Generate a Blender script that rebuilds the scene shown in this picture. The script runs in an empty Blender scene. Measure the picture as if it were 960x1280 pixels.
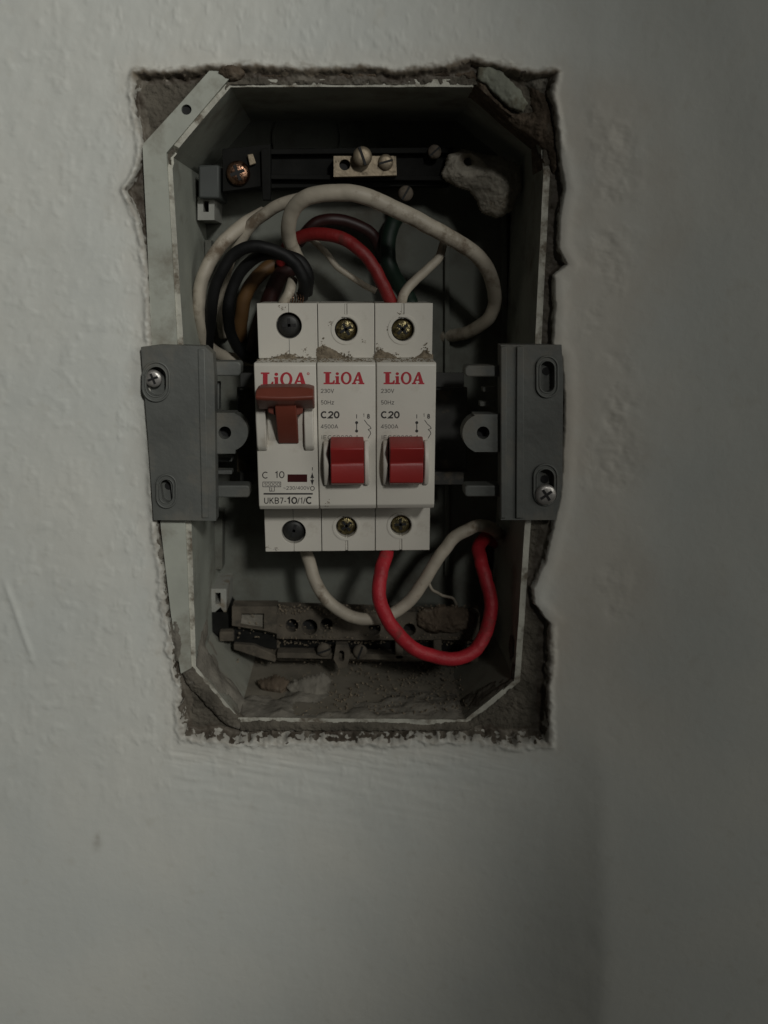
import bpy, bmesh, math, random
import numpy as np
from mathutils import Vector, Matrix
from mathutils.geometry import tessellate_polygon

random.seed(7)
S = bpy.context.scene
COL = S.collection

# ------------------------------------------------------------------ camera
F = 1100.0                                    # focal length in photo pixels
TH = math.atan(286.0 / F)                     # pitch down
PH = math.atan(40.0 / F * math.cos(TH))       # slight turn
H = 0.2637                                    # metres from lens to wall
cam_d = bpy.data.cameras.new('camera')
cam = bpy.data.objects.new('camera', cam_d)
COL.objects.link(cam)
cam.location = (0, -H, 0)
cam.rotation_euler = (math.pi / 2 - TH, 0, -PH)
cam_d.sensor_fit = 'VERTICAL'
cam_d.sensor_height = 24
cam_d.lens = 24 * F / 1280
cam_d.clip_start = 0.01
cam_d.clip_end = 20
cam_d.dof.use_dof = True
cam_d.dof.focus_distance = 0.262
cam_d.dof.aperture_fstop = 9.0
S.camera = cam

# ------------------------------------------------------------------ light
W = bpy.data.worlds.new('World')
S.world = W
W.use_nodes = True
bg = W.node_tree.nodes['Background']
bg.inputs[0].default_value = (1.0, 0.98, 0.90, 1)
bg.inputs[1].default_value = 0.014

def aim(o, target):
    d = Vector(target) - o.location
    o.rotation_euler = d.to_track_quat('-Z', 'Y').to_euler()

sp = bpy.data.lights.new('ceiling_spot', 'SPOT')
sp.energy = 13.6
sp.color = (1.0, 0.992, 0.95)
sp.shadow_soft_size = 0.05
sp.spot_size = 0.866
sp.spot_blend = 0.55
so = bpy.data.objects.new('ceiling_spot', sp)
COL.objects.link(so)
so.location = (0.256, -0.849, 0.368)
aim(so, (-0.402, 0, -0.084))
ar = bpy.data.lights.new('side_fill_light', 'AREA')  # fill lamp added on the right, stands for no known source
ar.energy = 1.9
ar.color = (1.0, 0.99, 0.93)
ar.size = 0.5
ao = bpy.data.objects.new('side_fill_light', ar)
COL.objects.link(ao)
ao.location = (0.90, -0.75, 0.25)
aim(ao, (0.05, 0, -0.05))

S.view_settings.view_transform = 'Standard'
S.view_settings.look = 'None'
S.view_settings.exposure = 0
S.view_settings.gamma = 1
S.render.engine = 'CYCLES'

# ------------------------------------------------------------------ helpers
sT, cT, sP, cP = math.sin(TH), math.cos(TH), math.sin(PH), math.cos(PH)
FW = np.array((sP * cT, cP * cT, -sT)); RT = np.array((cP, -sP, 0.0)); UP = np.array((sP * sT, cP * sT, cT))

def U(px, py, Y=0.0):
    """world point at depth Y (metres behind the wall face) on the sight line of a photo pixel"""
    d = FW + RT * ((px - 480) / F) + UP * ((640 - py) / F)
    t = (Y + H) / d[1]
    return Vector((d[0] * t, Y, d[2] * t))

def Unp(px, py):
    a = (px - 480) / F; b = (640 - py) / F
    dx = FW[0] + RT[0] * a + UP[0] * b
    dy = FW[1] + RT[1] * a + UP[1] * b
    dz = FW[2] + RT[2] * a + UP[2] * b
    t = H / dy
    return dx * t, dz * t

def mmpx(px, py, Y=0.0):
    return (U(px + 1, py, Y) - U(px, py, Y)).length

def thing(name, label, cat, loc, group=None):
    o = bpy.data.objects.new(name, None)
    COL.objects.link(o)
    o.location = loc
    o.empty_display_size = 0.01
    o['label'] = label; o['category'] = cat
    if group: o['group'] = group
    return o

def tag(o, label=None, cat=None, group=None, kind=None):
    if label: o['label'] = label
    if cat: o['category'] = cat
    if group: o['group'] = group
    if kind: o['kind'] = kind
    return o

def root_loc(p):
    v = Vector((0, 0, 0))
    while p is not None:
        v += p.location; p = p.parent
    return v

def link(name, me, mat, parent=None, smooth=False, bevel=0, seg=2):
    """mesh data given in world coordinates; stored relative to its thing"""
    o = bpy.data.objects.new(name, me)
    COL.objects.link(o)
    if parent is not None:
        o.parent = parent
        off = root_loc(parent)
    else:
        co = np.empty(len(me.vertices) * 3, dtype=np.float64); me.vertices.foreach_get('co', co)
        co = co.reshape(-1, 3); off = Vector(((co[:, 0].min() + co[:, 0].max()) / 2, co[:, 1].max(), co[:, 2].min()))
        o.location = off
    me.transform(Matrix.Translation(-off))
    if mat is not None: me.materials.append(mat)
    if smooth:
        me.polygons.foreach_set('use_smooth', [True] * len(me.polygons))
    if bevel:
        m = o.modifiers.new('edge', 'BEVEL'); m.width = bevel; m.segments = seg
        m.limit_method = 'ANGLE'; m.angle_limit = math.radians(35)
        m.harden_normals = False
        me.polygons.foreach_set('use_smooth', [True] * len(me.polygons))
        me.set_sharp_from_angle(angle=math.radians(40)) if hasattr(me, 'set_sharp_from_angle') else None
    return o

def bm_mesh(bm, name='mesh'):
    bmesh.ops.recalc_face_normals(bm, faces=bm.faces)
    me = bpy.data.meshes.new(name); bm.to_mesh(me); bm.free()
    return me

def prism_w(bm, outer, holes, Y0, Y1):
    """outer/holes: lists of (x,z) world; front face Y0, back face Y1"""
    if not holes:
        a = [bm.verts.new((x, Y0, z)) for x, z in outer]
        b = [bm.verts.new((x, Y1, z)) for x, z in outer]
        bm.faces.new(a); bm.faces.new(b[::-1])
        n = len(a)
        for i in range(n):
            bm.faces.new((a[i], b[i], b[(i + 1) % n], a[(i + 1) % n]))
        return
    loops = [outer] + holes
    flat = [p for l in loops for p in l]
    tris = tessellate_polygon([[Vector((x, z, 0)) for x, z in l] for l in loops])
    a = [bm.verts.new((x, Y0, z)) for x, z in flat]
    b = [bm.verts.new((x, Y1, z)) for x, z in flat]
    for t in tris:
        bm.faces.new([a[i] for i in t]); bm.faces.new([b[i] for i in t][::-1])
    k = 0
    for l in loops:
        n = len(l)
        for i in range(n):
            i0, i1 = k + i, k + (i + 1) % n
            bm.faces.new((a[i0], b[i0], b[i1], a[i1]))
        k += n

def px2w(pts, Y):
    r = []
    for p in pts:
        v = U(p[0], p[1], Y); r.append((v.x, v.z))
    return r

def prism(bm, outer, Y0, Y1, holes=()):
    prism_w(bm, px2w(outer, Y0), [px2w(h, Y0) for h in holes], Y0, Y1)

def circ(cx, cy, r, n=28, ry=None, a0=0.0):
    ry = ry or r
    return [(cx + r * math.cos(a0 + 2 * math.pi * i / n), cy + ry * math.sin(a0 + 2 * math.pi * i / n)) for i in range(n)]

def rect(x0, y0, x1, y1):
    return [(x0, y0), (x1, y0), (x1, y1), (x0, y1)]

def rrect(x0, y0, x1, y1, r, n=5):
    pts = []
    for cx, cy, a in ((x1 - r, y0 + r, -90), (x1 - r, y1 - r, 0), (x0 + r, y1 - r, 90), (x0 + r, y0 + r, 180)):
        for i in range(n + 1):
            t = math.radians(a + 90 * i / n)
            pts.append((cx + r * math.cos(t), cy + r * math.sin(t)))
    return pts

def plate(name, outer, Y0, Y1, mat, parent, holes=(), bevel=0.0002):
    bm = bmesh.new(); prism(bm, outer, Y0, Y1, holes)
    return link(name, bm_mesh(bm, name), mat, parent, bevel=0 if len(holes) else bevel)

def profile_x(bm, x0, x1, prof):
    """prof list of (Y,z); extrude along x"""
    a = [bm.verts.new((x0, y, z)) for y, z in prof]
    b = [bm.verts.new((x1, y, z)) for y, z in prof]
    bm.faces.new(a); bm.faces.new(b[::-1]); n = len(a)
    for i in range(n):
        bm.faces.new((a[i], b[i], b[(i + 1) % n], a[(i + 1) % n]))

def smooth_path(pts, k=10):
    P = [Vector(p) for p in pts]
    P = [P[0] * 2 - P[1]] + P + [P[-1] * 2 - P[-2]]
    out = []
    for i in range(1, len(P) - 2):
        p0, p1, p2, p3 = P[i - 1:i + 3]
        for j in range(k):
            t = j / k
            out.append(0.5 * ((2 * p1) + (p2 - p0) * t + (2 * p0 - 5 * p1 + 4 * p2 - p3) * t * t + (3 * p1 - p0 - 3 * p2 + p3) * t ** 3))
    out.append(P[-2])
    return out

def tube(bm, path, r, n=16, wob=0.0, caps=True):
    rings = []
    T = (path[1] - path[0]).normalized()
    N = T.orthogonal().normalized()
    for i, p in enumerate(path):
        t = (path[min(i + 1, len(path) - 1)] - path[max(i - 1, 0)]).normalized()
        N = (N - t * N.dot(t)).normalized(); B = t.cross(N)
        rr = r(i / (len(path) - 1)) if callable(r) else r
        ring = []
        for k in range(n):
            a = 2 * math.pi * k / n
            q = rr * (1 + wob * math.sin(i * 0.9 + 2.1 * a) * 0.5 + wob * (random.random() - 0.5))
            ring.append(bm.verts.new(p + (N * math.cos(a) + B * math.sin(a)) * q))
        rings.append(ring)
    for i in range(len(rings) - 1):
        for k in range(n):
            bm.faces.new((rings[i][k], rings[i][(k + 1) % n], rings[i + 1][(k + 1) % n], rings[i + 1][k]))
    if caps:
        bm.faces.new(rings[0][::-1]); bm.faces.new(rings[-1])

# --- numpy value noise
def vnoise(x, y, seed=0):
    xi = np.floor(x).astype(np.int64); yi = np.floor(y).astype(np.int64)
    xf = x - xi; yf = y - yi
    u = xf * xf * (3 - 2 * xf); v = yf * yf * (3 - 2 * yf)
    def h(a, b):
        n = (a * 374761393 + b * 668265263 + seed * 982451653) & 0xffffffff
        n = ((n ^ (n >> 13)) * 1274126177) & 0xffffffff
        n = n ^ (n >> 16)
        return (n & 0xffff) / 65535.0
    return (h(xi, yi) * (1 - u) + h(xi + 1, yi) * u) * (1 - v) + (h(xi, yi + 1) * (1 - u) + h(xi + 1, yi + 1) * u) * v

def fbm(x, y, seed=0, o=4):
    s = 0; a = 0.5; tot = 0
    for i in range(o):
        s = s + a * vnoise(x * 2 ** i + 17.3 * i, y * 2 ** i + 5.1 * i, seed + i); tot += a; a *= 0.5
    return s / tot - 0.5

# ------------------------------------------------------------------ materials
def mat(name, col, rough=0.6, metal=0.0, var=0.12, scale=120, bump=0.0, bscale=400, dirt=None, dscale=60, dthr=0.55, dsoft=0.12, spec=0.5, coord='Object', dusty=False):
    m = bpy.data.materials.new(name); m.use_nodes = True
    nt = m.node_tree; N = nt.nodes; L = nt.links
    b = N['Principled BSDF']
    b.inputs['Roughness'].default_value = rough
    b.inputs['Metallic'].default_value = metal
    b.inputs['Specular IOR Level'].default_value = spec
    tc = N.new('ShaderNodeTexCoord')
    nz = N.new('ShaderNodeTexNoise'); nz.inputs['Scale'].default_value = scale; nz.inputs['Detail'].default_value = 6
    L.new(tc.outputs[coord], nz.inputs['Vector'])
    mr = N.new('ShaderNodeMapRange'); mr.inputs['From Min'].default_value = 0.3; mr.inputs['From Max'].default_value = 0.7
    mr.inputs['To Min'].default_value = 1 - var; mr.inputs['To Max'].default_value = 1 + var
    L.new(nz.outputs['Fac'], mr.inputs['Value'])
    mx = N.new('ShaderNodeMix'); mx.data_type = 'RGBA'; mx.blend_type = 'MULTIPLY'; mx.inputs['Factor'].default_value = 1
    mx.inputs['A'].default_value = (*col, 1); L.new(mr.outputs[0], mx.inputs['B'])
    out = mx.outputs['Result']
    if dirt:
        n2 = N.new('ShaderNodeTexNoise'); n2.inputs['Scale'].default_value = dscale; n2.inputs['Detail'].default_value = 8; n2.inputs['Roughness'].default_value = 0.65
        L.new(tc.outputs[coord], n2.inputs['Vector'])
        m2 = N.new('ShaderNodeMapRange'); m2.inputs['From Min'].default_value = dthr; m2.inputs['From Max'].default_value = dthr + dsoft
        L.new(n2.outputs['Fac'], m2.inputs['Value'])
        x2 = N.new('ShaderNodeMix'); x2.data_type = 'RGBA'
        L.new(m2.outputs[0], x2.inputs['Factor']); L.new(out, x2.inputs['A']); x2.inputs['B'].default_value = (*dirt, 1)
        out = x2.outputs['Result']
        rm = N.new('ShaderNodeMapRange'); rm.inputs['To Min'].default_value = rough; rm.inputs['To Max'].default_value = 0.95
        L.new(m2.outputs[0], rm.inputs['Value']); L.new(rm.outputs[0], b.inputs['Roughness'])
    if dusty:
        ge = N.new('ShaderNodeNewGeometry'); sx_ = N.new('ShaderNodeSeparateXYZ'); L.new(ge.outputs['Normal'], sx_.inputs[0])
        m4 = N.new('ShaderNodeMapRange'); m4.inputs['From Min'].default_value = 0.35; m4.inputs['From Max'].default_value = 0.95; m4.inputs['To Max'].default_value = 0.85
        L.new(sx_.outputs['Z'], m4.inputs['Value'])
        n5 = N.new('ShaderNodeTexNoise'); n5.inputs['Scale'].default_value = 150; n5.inputs['Detail'].default_value = 8; L.new(tc.outputs[coord], n5.inputs['Vector'])
        cr = N.new('ShaderNodeMix'); cr.data_type = 'RGBA'; L.new(n5.outputs['Fac'], cr.inputs['Factor'])
        cr.inputs['A'].default_value = (0.10, 0.082, 0.06, 1); cr.inputs['B'].default_value = (0.26, 0.225, 0.175, 1)
        x5 = N.new('ShaderNodeMix'); x5.data_type = 'RGBA'; L.new(m4.outputs[0], x5.inputs['Factor']); L.new(out, x5.inputs['A']); L.new(cr.outputs['Result'], x5.inputs['B'])
        out = x5.outputs['Result']
    L.new(out, b.inputs['Base Color'])
    if bump:
        n3 = N.new('ShaderNodeTexNoise'); n3.inputs['Scale'].default_value = bscale; n3.inputs['Detail'].default_value = 6
        L.new(tc.outputs[coord], n3.inputs['Vector'])
        bp = N.new('ShaderNodeBump'); bp.inputs['Strength'].default_value = 1.0; bp.inputs['Distance'].default_value = bump
        L.new(n3.outputs['Fac'], bp.inputs['Height']); L.new(bp.outputs[0], b.inputs['Normal'])
    m['out'] = 1
    return m

DUST = (0.20, 0.165, 0.12)
M = {}
M['mortar'] = mat('mortar', (0.125, 0.112, 0.09), 0.95, var=0.35, scale=110, bump=0.0009, bscale=700, dirt=(0.20, 0.185, 0.16), dscale=160, dthr=0.6, spec=0.1)
M['mortar_brown'] = mat('mortar_brown', (0.11, 0.085, 0.062), 0.95, var=0.35, scale=180, bump=0.0008, bscale=700, dirt=(0.19, 0.165, 0.13), dscale=140, dthr=0.58, spec=0.1)
M['plaster'] = mat('old_plaster', (0.20, 0.185, 0.155), 0.95, var=0.25, scale=180, bump=0.0005, bscale=600, dirt=(0.11, 0.092, 0.07), dscale=90, dthr=0.56, dsoft=0.2, spec=0.1)
M['plaster_pale'] = mat('pale_plaster', (0.38, 0.35, 0.29), 0.95, var=0.3, scale=150, bump=0.0006, bscale=700, dirt=(0.2, 0.16, 0.11), dscale=110, dthr=0.56, spec=0.1)
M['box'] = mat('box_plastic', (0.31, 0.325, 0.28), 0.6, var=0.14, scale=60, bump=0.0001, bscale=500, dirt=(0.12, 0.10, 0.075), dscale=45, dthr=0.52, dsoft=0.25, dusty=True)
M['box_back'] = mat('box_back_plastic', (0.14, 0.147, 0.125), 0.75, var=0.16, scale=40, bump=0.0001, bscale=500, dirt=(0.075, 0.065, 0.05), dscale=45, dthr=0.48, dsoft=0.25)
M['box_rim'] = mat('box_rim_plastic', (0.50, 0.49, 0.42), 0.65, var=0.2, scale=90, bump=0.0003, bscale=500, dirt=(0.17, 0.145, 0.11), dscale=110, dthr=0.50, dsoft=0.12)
M['flange'] = mat('flange_plastic', (0.43, 0.445, 0.385), 0.55, var=0.12, scale=60, bump=0.0001, bscale=400, dirt=(0.25, 0.235, 0.19), dscale=70, dthr=0.50, dsoft=0.2)
M['moss'] = mat('stained_plastic', (0.24, 0.25, 0.20), 0.8, var=0.2, scale=150, bump=0.0002, bscale=600, dirt=(0.15, 0.14, 0.10), dscale=120, dthr=0.5)
M['bracket'] = mat('grey_bracket_plastic', (0.12, 0.125, 0.115), 0.5, var=0.22, scale=50, bump=0.00015, bscale=500, dirt=(0.185, 0.165, 0.13), dscale=42, dthr=0.50, dsoft=0.22)
M['breaker'] = mat('breaker_plastic', (0.625, 0.595, 0.525), 0.42, var=0.04, scale=60, bump=0.00002, bscale=900, dirt=(0.33, 0.28, 0.21), dscale=95, dthr=0.60, dsoft=0.28)
M['red_dark'] = mat('toggle_dark_red', (0.165, 0.038, 0.022), 0.5, var=0.10, scale=120, bump=0.00003, bscale=900)
M['red'] = mat('toggle_red', (0.28, 0.022, 0.020), 0.4, var=0.10, scale=120, bump=0.00003, bscale=900, dirt=(0.25, 0.09, 0.07), dscale=150, dthr=0.66)
M['ink_red'] = mat('red_ink', (0.42, 0.022, 0.035), 0.5, var=0.1, scale=300)
M['ink'] = mat('black_ink', (0.035, 0.032, 0.03), 0.5, var=0.1, scale=300)
M['ink_grey'] = mat('grey_ink', (0.10, 0.092, 0.085), 0.5, var=0.1, scale=300)
M['window'] = mat('indicator_window', (0.05, 0.01, 0.01), 0.3, var=0.1, scale=300)
M['hole'] = mat('dark_inside', (0.010, 0.010, 0.010), 0.7, var=0.1)
M['steel_dark'] = mat('dark_steel', (0.035, 0.035, 0.033), 0.5, metal=0.4, var=0.3, scale=300)
M['brass'] = mat('brass', (0.30, 0.25, 0.13), 0.28, metal=1.0, var=0.3, scale=300, bump=0.0003, bscale=1100, dirt=(0.06, 0.05, 0.03), dscale=420, dthr=0.50)
M['brass_dull'] = mat('dull_brass', (0.33, 0.27, 0.19), 0.5, metal=0.5, var=0.25, scale=300, bump=0.0001, bscale=900, dirt=(0.16, 0.13, 0.09), dscale=260, dthr=0.56)
M['brass_dark'] = mat('dirty_brass', (0.16, 0.13, 0.10), 0.8, metal=0.2, var=0.35, scale=260, bump=0.0003, bscale=800, dirt=(0.06, 0.05, 0.035), dscale=260, dthr=0.5)
M['silver'] = mat('screw_steel', (0.50, 0.48, 0.45), 0.38, metal=0.7, var=0.2, scale=300, bump=0.0001, bscale=900, dirt=(0.14, 0.11, 0.08), dscale=300, dthr=0.6)
M['copper'] = mat('copper_strand', (0.30, 0.17, 0.11), 0.25, metal=1.0, var=0.3, scale=300, bump=0.0002, bscale=900, dirt=(0.05, 0.035, 0.025), dscale=260, dthr=0.5)
M['bar'] = mat('black_bar_plastic', (0.010, 0.010, 0.009), 0.75, spec=0.15, var=0.3, scale=200, bump=0.0001, bscale=600)
M['bar_dusty'] = mat('dusty_bar', (0.095, 0.08, 0.06), 0.9, var=0.35, scale=200, bump=0.0003, bscale=600, dirt=(0.05, 0.045, 0.035), dscale=160, dthr=0.57)
M['clip'] = mat('grey_clip', (0.06, 0.066, 0.062), 0.6, var=0.15)
M['white_clip'] = mat('white_clip', (0.30, 0.30, 0.27), 0.6, var=0.15, dirt=DUST, dscale=120)
M['rail'] = mat('din_rail_steel', (0.05, 0.05, 0.046), 0.6, metal=0.3, var=0.3, scale=90, dirt=DUST, dscale=70)
M['w_white'] = mat('white_insulation', (0.42, 0.375, 0.30), 0.55, var=0.12, scale=150, bump=0.0001, bscale=500, dirt=(0.17, 0.13, 0.09), dscale=110, dthr=0.53, dsoft=0.14)
M['w_red'] = mat('red_insulation', (0.42, 0.018, 0.028), 0.55, var=0.30, scale=90, bump=0.00025, bscale=800, dirt=(0.16, 0.05, 0.04), dscale=130, dthr=0.60, dsoft=0.15)
M['w_red_dull'] = mat('dull_red_insulation', (0.20, 0.010, 0.010), 0.55, var=0.3, scale=90, bump=0.0002, bscale=800, dirt=(0.08, 0.03, 0.02), dscale=130, dthr=0.56, dsoft=0.15)
M['w_black'] = mat('black_insulation', (0.006, 0.006, 0.006), 0.6, spec=0.3, var=0.2, scale=150, bump=0.0001, bscale=500)
M['w_darkred'] = mat('maroon_insulation', (0.022, 0.004, 0.003), 0.5, var=0.2)
M['w_ochre'] = mat('ochre_insulation', (0.10, 0.05, 0.015), 0.6, var=0.2)
M['w_green'] = mat('green_insulation', (0.007, 0.018, 0.011), 0.5, var=0.2)
M['dust'] = mat('dust_crumbs', (0.20, 0.165, 0.12), 0.95, var=0.4, scale=500, spec=0.1)

# wall paint: colour only, from real patches of bare plaster and grime stored on the mesh
def wall_mat():
    m = bpy.data.materials.new('wall_paint'); m.use_nodes = True
    nt = m.node_tree; N = nt.nodes; L = nt.links; b = N['Principled BSDF']
    b.inputs['Roughness'].default_value = 0.62
    b.inputs['Specular IOR Level'].default_value = 0.35
    tc = N.new('ShaderNodeTexCoord')
    def noise(sc, det=5, dist=0.0):
        n = N.new('ShaderNodeTexNoise'); n.inputs['Scale'].default_value = sc; n.inputs['Detail'].default_value = det
        n.inputs['Distortion'].default_value = dist
        L.new(tc.outputs['Object'], n.inputs['Vector']); return n
    def mixc(fac, a, c):
        x = N.new('ShaderNodeMix'); x.data_type = 'RGBA'
        L.new(fac, x.inputs['Factor'])
        if isinstance(a, tuple): x.inputs['A'].default_value = (*a, 1)
        else: L.new(a, x.inputs['A'])
        x.inputs['B'].default_value = (*c, 1)
        return x.outputs['Result']
    def rng(s, a, c, lo=0.0, hi=1.0):
        r = N.new('ShaderNodeMapRange'); r.inputs['From Min'].default_value = a; r.inputs['From Max'].default_value = c
        r.inputs['To Min'].default_value = lo; r.inputs['To Max'].default_value = hi
        L.new(s, r.inputs['Value']); return r.outputs[0]
    def attr(nm):
        a = N.new('ShaderNodeAttribute'); a.attribute_name = nm; return a.outputs['Fac']
    n1 = noise(22, 6)
    c = mixc(rng(n1.outputs['Fac'], 0.35, 0.65), (0.67, 0.688, 0.645), (0.715, 0.718, 0.66))
    n2 = noise(180, 6)
    c = mixc(rng(n2.outputs['Fac'], 0.60, 0.72, 0, 0.35), c, (0.60, 0.59, 0.52))
    c = mixc(attr('patch'), c, (0.63, 0.575, 0.49))
    c = mixc(attr('grime'), c, (0.22, 0.185, 0.14))
    nr = noise(420, 7, 0.3)
    ad = N.new('ShaderNodeMath'); ad.operation = 'MULTIPLY_ADD'
    cen = N.new('ShaderNodeMath'); cen.operation = 'SUBTRACT'; L.new(nr.outputs['Fac'], cen.inputs[0]); cen.inputs[1].default_value = 0.5
    L.new(cen.outputs[0], ad.inputs[0]); L.new(attr('rag'), ad.inputs[1]); L.new(attr('sdist'), ad.inputs[2])
    fac = rng(ad.outputs[0], 0.4, -0.6)
    nm = noise(180, 6)
    mc = mixc(rng(nm.outputs['Fac'], 0.38, 0.66), (0.075, 0.06, 0.045), (0.17, 0.15, 0.12))
    x9 = N.new('ShaderNodeMix'); x9.data_type = 'RGBA'; L.new(fac, x9.inputs['Factor']); L.new(c, x9.inputs['A']); L.new(mc, x9.inputs['B'])
    c = x9.outputs['Result']
    L.new(c, b.inputs['Base Color'])
    n3 = noise(330, 6, 0.4)
    bp = N.new('ShaderNodeBump'); bp.inputs['Strength'].default_value = 1; bp.inputs['Distance'].default_value = 0.00010
    L.new(n3.outputs['Fac'], bp.inputs['Height']); L.new(bp.outputs[0], b.inputs['Normal'])
    return m
M['wall'] = wall_mat()

# ------------------------------------------------------------------ wall with its broken-out recess
HOLE = [(168, 92), (200, 91), (240, 90), (262, 86), (300, 84), (350, 86), (400, 89), (450, 85), (500, 90), (560, 84), (590, 76),
        (622, 84), (650, 92), (672, 94), (694, 92), (688, 120), (694, 150), (700, 200), (706, 238), (700, 270), (698, 310), (709, 331), (692, 344),
        (694, 380), (691, 430), (702, 445), (706, 500), (704, 560), (700, 625), (692, 655), (682, 700), (666, 735), (668, 755),
        (688, 778), (686, 820), (684, 870), (684, 926), (640, 928), (560, 921), (500, 925), (420, 929), (340, 925), (290, 928),
        (228, 922), (226, 880), (221, 845), (213, 800), (207, 760), (203, 715), (197, 680), (195, 655), (190, 560), (189, 440), (187, 400),
        (184, 350), (180, 300), (171, 268), (157, 238), (165, 226), (174, 205), (177, 180), (171, 150), (167, 120)]
RIM = [(206, 192), (284, 99), (600, 99), (686, 172), (688, 205), (670, 560), (650, 852), (584, 906), (295, 903), (238, 835), (232, 660), (222, 440)]

def poly_sd(px, py, poly):
    """signed distance, positive outside"""
    d = np.full(px.shape, 1e9); ins = np.zeros(px.shape, bool)
    n = len(poly)
    for i in range(n):
        x0, y0 = poly[i]; x1, y1 = poly[(i + 1) % n]
        ex, ey = x1 - x0, y1 - y0
        t = np.clip(((px - x0) * ex + (py - y0) * ey) / (ex * ex + ey * ey), 0, 1)
        d = np.minimum(d, np.hypot(px - x0 - t * ex, py - y0 - t * ey))
        if y0 != y1:
            c = ((y0 > py) != (y1 > py)) & (px < (x1 - x0) * (py - y0) / (y1 - y0) + x0)
            ins ^= c
    return np.where(ins, -d, d)

def sstep(a, b, x):
    t = np.clip((x - a) / (b - a), 0, 1); return t * t * (3 - 2 * t)

def axis(lo, f0, f1, hi, step_f, step_c, v0, v1):
    a = []
    x = lo
    while x < hi:
        a.append(x)
        if f0 <= x < f1: x += step_f
        elif v0 <= x < v1: x += step_c
        else: x += 12
    return np.array(a)

gx = axis(-500, 140, 740, 1500, 1.25, 2.4, -30, 990)
gy = axis(-500, 60, 960, 1700, 1.25, 2.4, -30, 1310)
X, Y_ = np.meshgrid(gx, gy)
wx, wz = Unp(X, Y_)
amp = 2.0 + 3.5 * sstep(640, 760, Y_) * sstep(720, 640, X) + 1.5 * sstep(120, 60, Y_)
warp = fbm(X / 11, Y_ / 11, 3, 4) * 2 * amp + fbm(X / 4, Y_ / 4, 9, 2) * amp * 0.22
smoothside = sstep(640, 670, X) * sstep(790, 770, Y_) * sstep(170, 200, Y_)
warp = warp * (1 - 0.45 * smoothside)
sd = poly_sd(X, Y_, HOLE) + warp
# lumps of the old render left standing in the recess
relief = np.zeros_like(X)
ltex = sstep(760, 420, X)
relief -= 0.00036 * (fbm(X / 19 + Y_ / 60, Y_ / 27, 21, 3)) * (0.25 + 0.9 * ltex) * (1 - 0.65 * sstep(950, 1100, Y_))
relief -= 0.00026 * np.maximum(0, fbm(X / 10, Y_ / 14, 31, 3) - 0.06) * 2.2 * (0.10 + 1.0 * ltex) * (1 - 0.85 * sstep(930, 1050, Y_))
relief -= 0.0012 * fbm(X / 130, Y_ / 160, 41, 2)
# rougher patched strip right of the recess
pstrip = np.exp(-((X - 765 + 30 * fbm(X / 60, Y_ / 60, 5)) / 32) ** 2) * sstep(60, 140, Y_) * sstep(1060, 620, Y_)
relief -= 0.0006 * fbm(X / 19, Y_ / 22, 51, 5) * pstrip * (0.3 + 2.2 * sstep(-0.05, 0.2, fbm(X / 60, Y_ / 45, 52, 3)))
# rounded plaster lip of the patched side
lip = np.exp(-((sd - 7) / 8) ** 2) * smoothside
relief -= 0.00035 * lip
relief -= 0.0007 * np.exp(-((sd - 3) / 4) ** 2) * (1 - smoothside) * (0.4 + 1.6 * (fbm(X / 12, Y_ / 12, 61, 3) + 0.3))
# shallow scratch line low on the left, trowel lines under the recess
sx = 3 + (Y_ - 720) * 0.36
relief -= 0.0004 * np.exp(-((X - sx) / 3.5) ** 2) * sstep(715, 745, Y_) * sstep(850, 800, Y_)
relief -= 0.0004 * fbm(X / 45, (Y_ - 0.18 * X) / 5, 71, 3) * sstep(925, 945, Y_) * sstep(1060, 960, Y_) * sstep(180, 240, X) * sstep(700, 560, X)
# added swell towards the right strip, its slope shaped to give the dark band
ramp_w = 0.22 + 0.78 * sstep(820, 1160, Y_)
uu = (X - 520 + 8 * fbm(X / 60, Y_ / 50, 88, 3)) / 224
uu = 0.5 * (uu + 1 - np.sqrt((uu - 1) ** 2 + 0.0016))
relief -= 0.0095 * ramp_w * np.maximum(uu, 0) ** 2.2
relief -= 0.0003 * sstep(722, 758, X + 14 * fbm(X / 20, Y_ / 30, 81, 3)) * sstep(900, 1100, Y_)
fleck = fbm(X / 5, Y_ / 5, 99, 3)
deep = 0.0026 - 0.0002 * sstep(215, 190, Y_) * sstep(300, 260, X) - 0.0011 * sstep(125, 100, Y_) * sstep(640, 560, X) * sstep(230, 300, X) + 0.0002 * sstep(640, 672, X) + 0.0012 * sstep(860, 900, Y_)
tb_edge = np.maximum(sstep(880, 905, Y_), sstep(125, 100, Y_))
edge_w = 3.2 + 7.0 * tb_edge * (0.6 + fbm(X / 8, Y_ / 8, 19, 3))
tt = np.clip(-sd / edge_w, 0, 1); inside = tt * tt * (3 - 2 * tt)
rag = 5 + 19 * tb_edge + 9 * sstep(640, 700, Y_) * sstep(500, 300, X)
rag = rag * (1 - 0.5 * smoothside) + 3
sdist = sd + 1.5 + 1.5 * tb_edge
mrelief = -0.0016 * fbm(X / 14, Y_ / 14, 13, 5) - 0.0006 * fbm(X / 4, Y_ / 4, 14, 3)
Yd = relief * (1 - inside) + (deep + mrelief) * inside
spot = np.exp(-(((X - 121) / 5) ** 2 + ((Y_ - 1056) / 6) ** 2)) + 0.6 * np.exp(-(((X - 122) / 3) ** 2 + ((Y_ - 1046) / 4) ** 2))
grime = np.clip(0.55 * sstep(6, -1, sd + 8 * fleck) * (1 - 0.8 * smoothside) + 0.9 * spot * (0.6 + fleck), 0, 1)
top_strip = sstep(9, 0, sd + 16 * fbm(X / 10, Y_ / 5, 15, 4)) * sstep(110, 90, Y_)
grime = np.clip(grime + 0.5 * top_strip, 0, 1)
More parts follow.
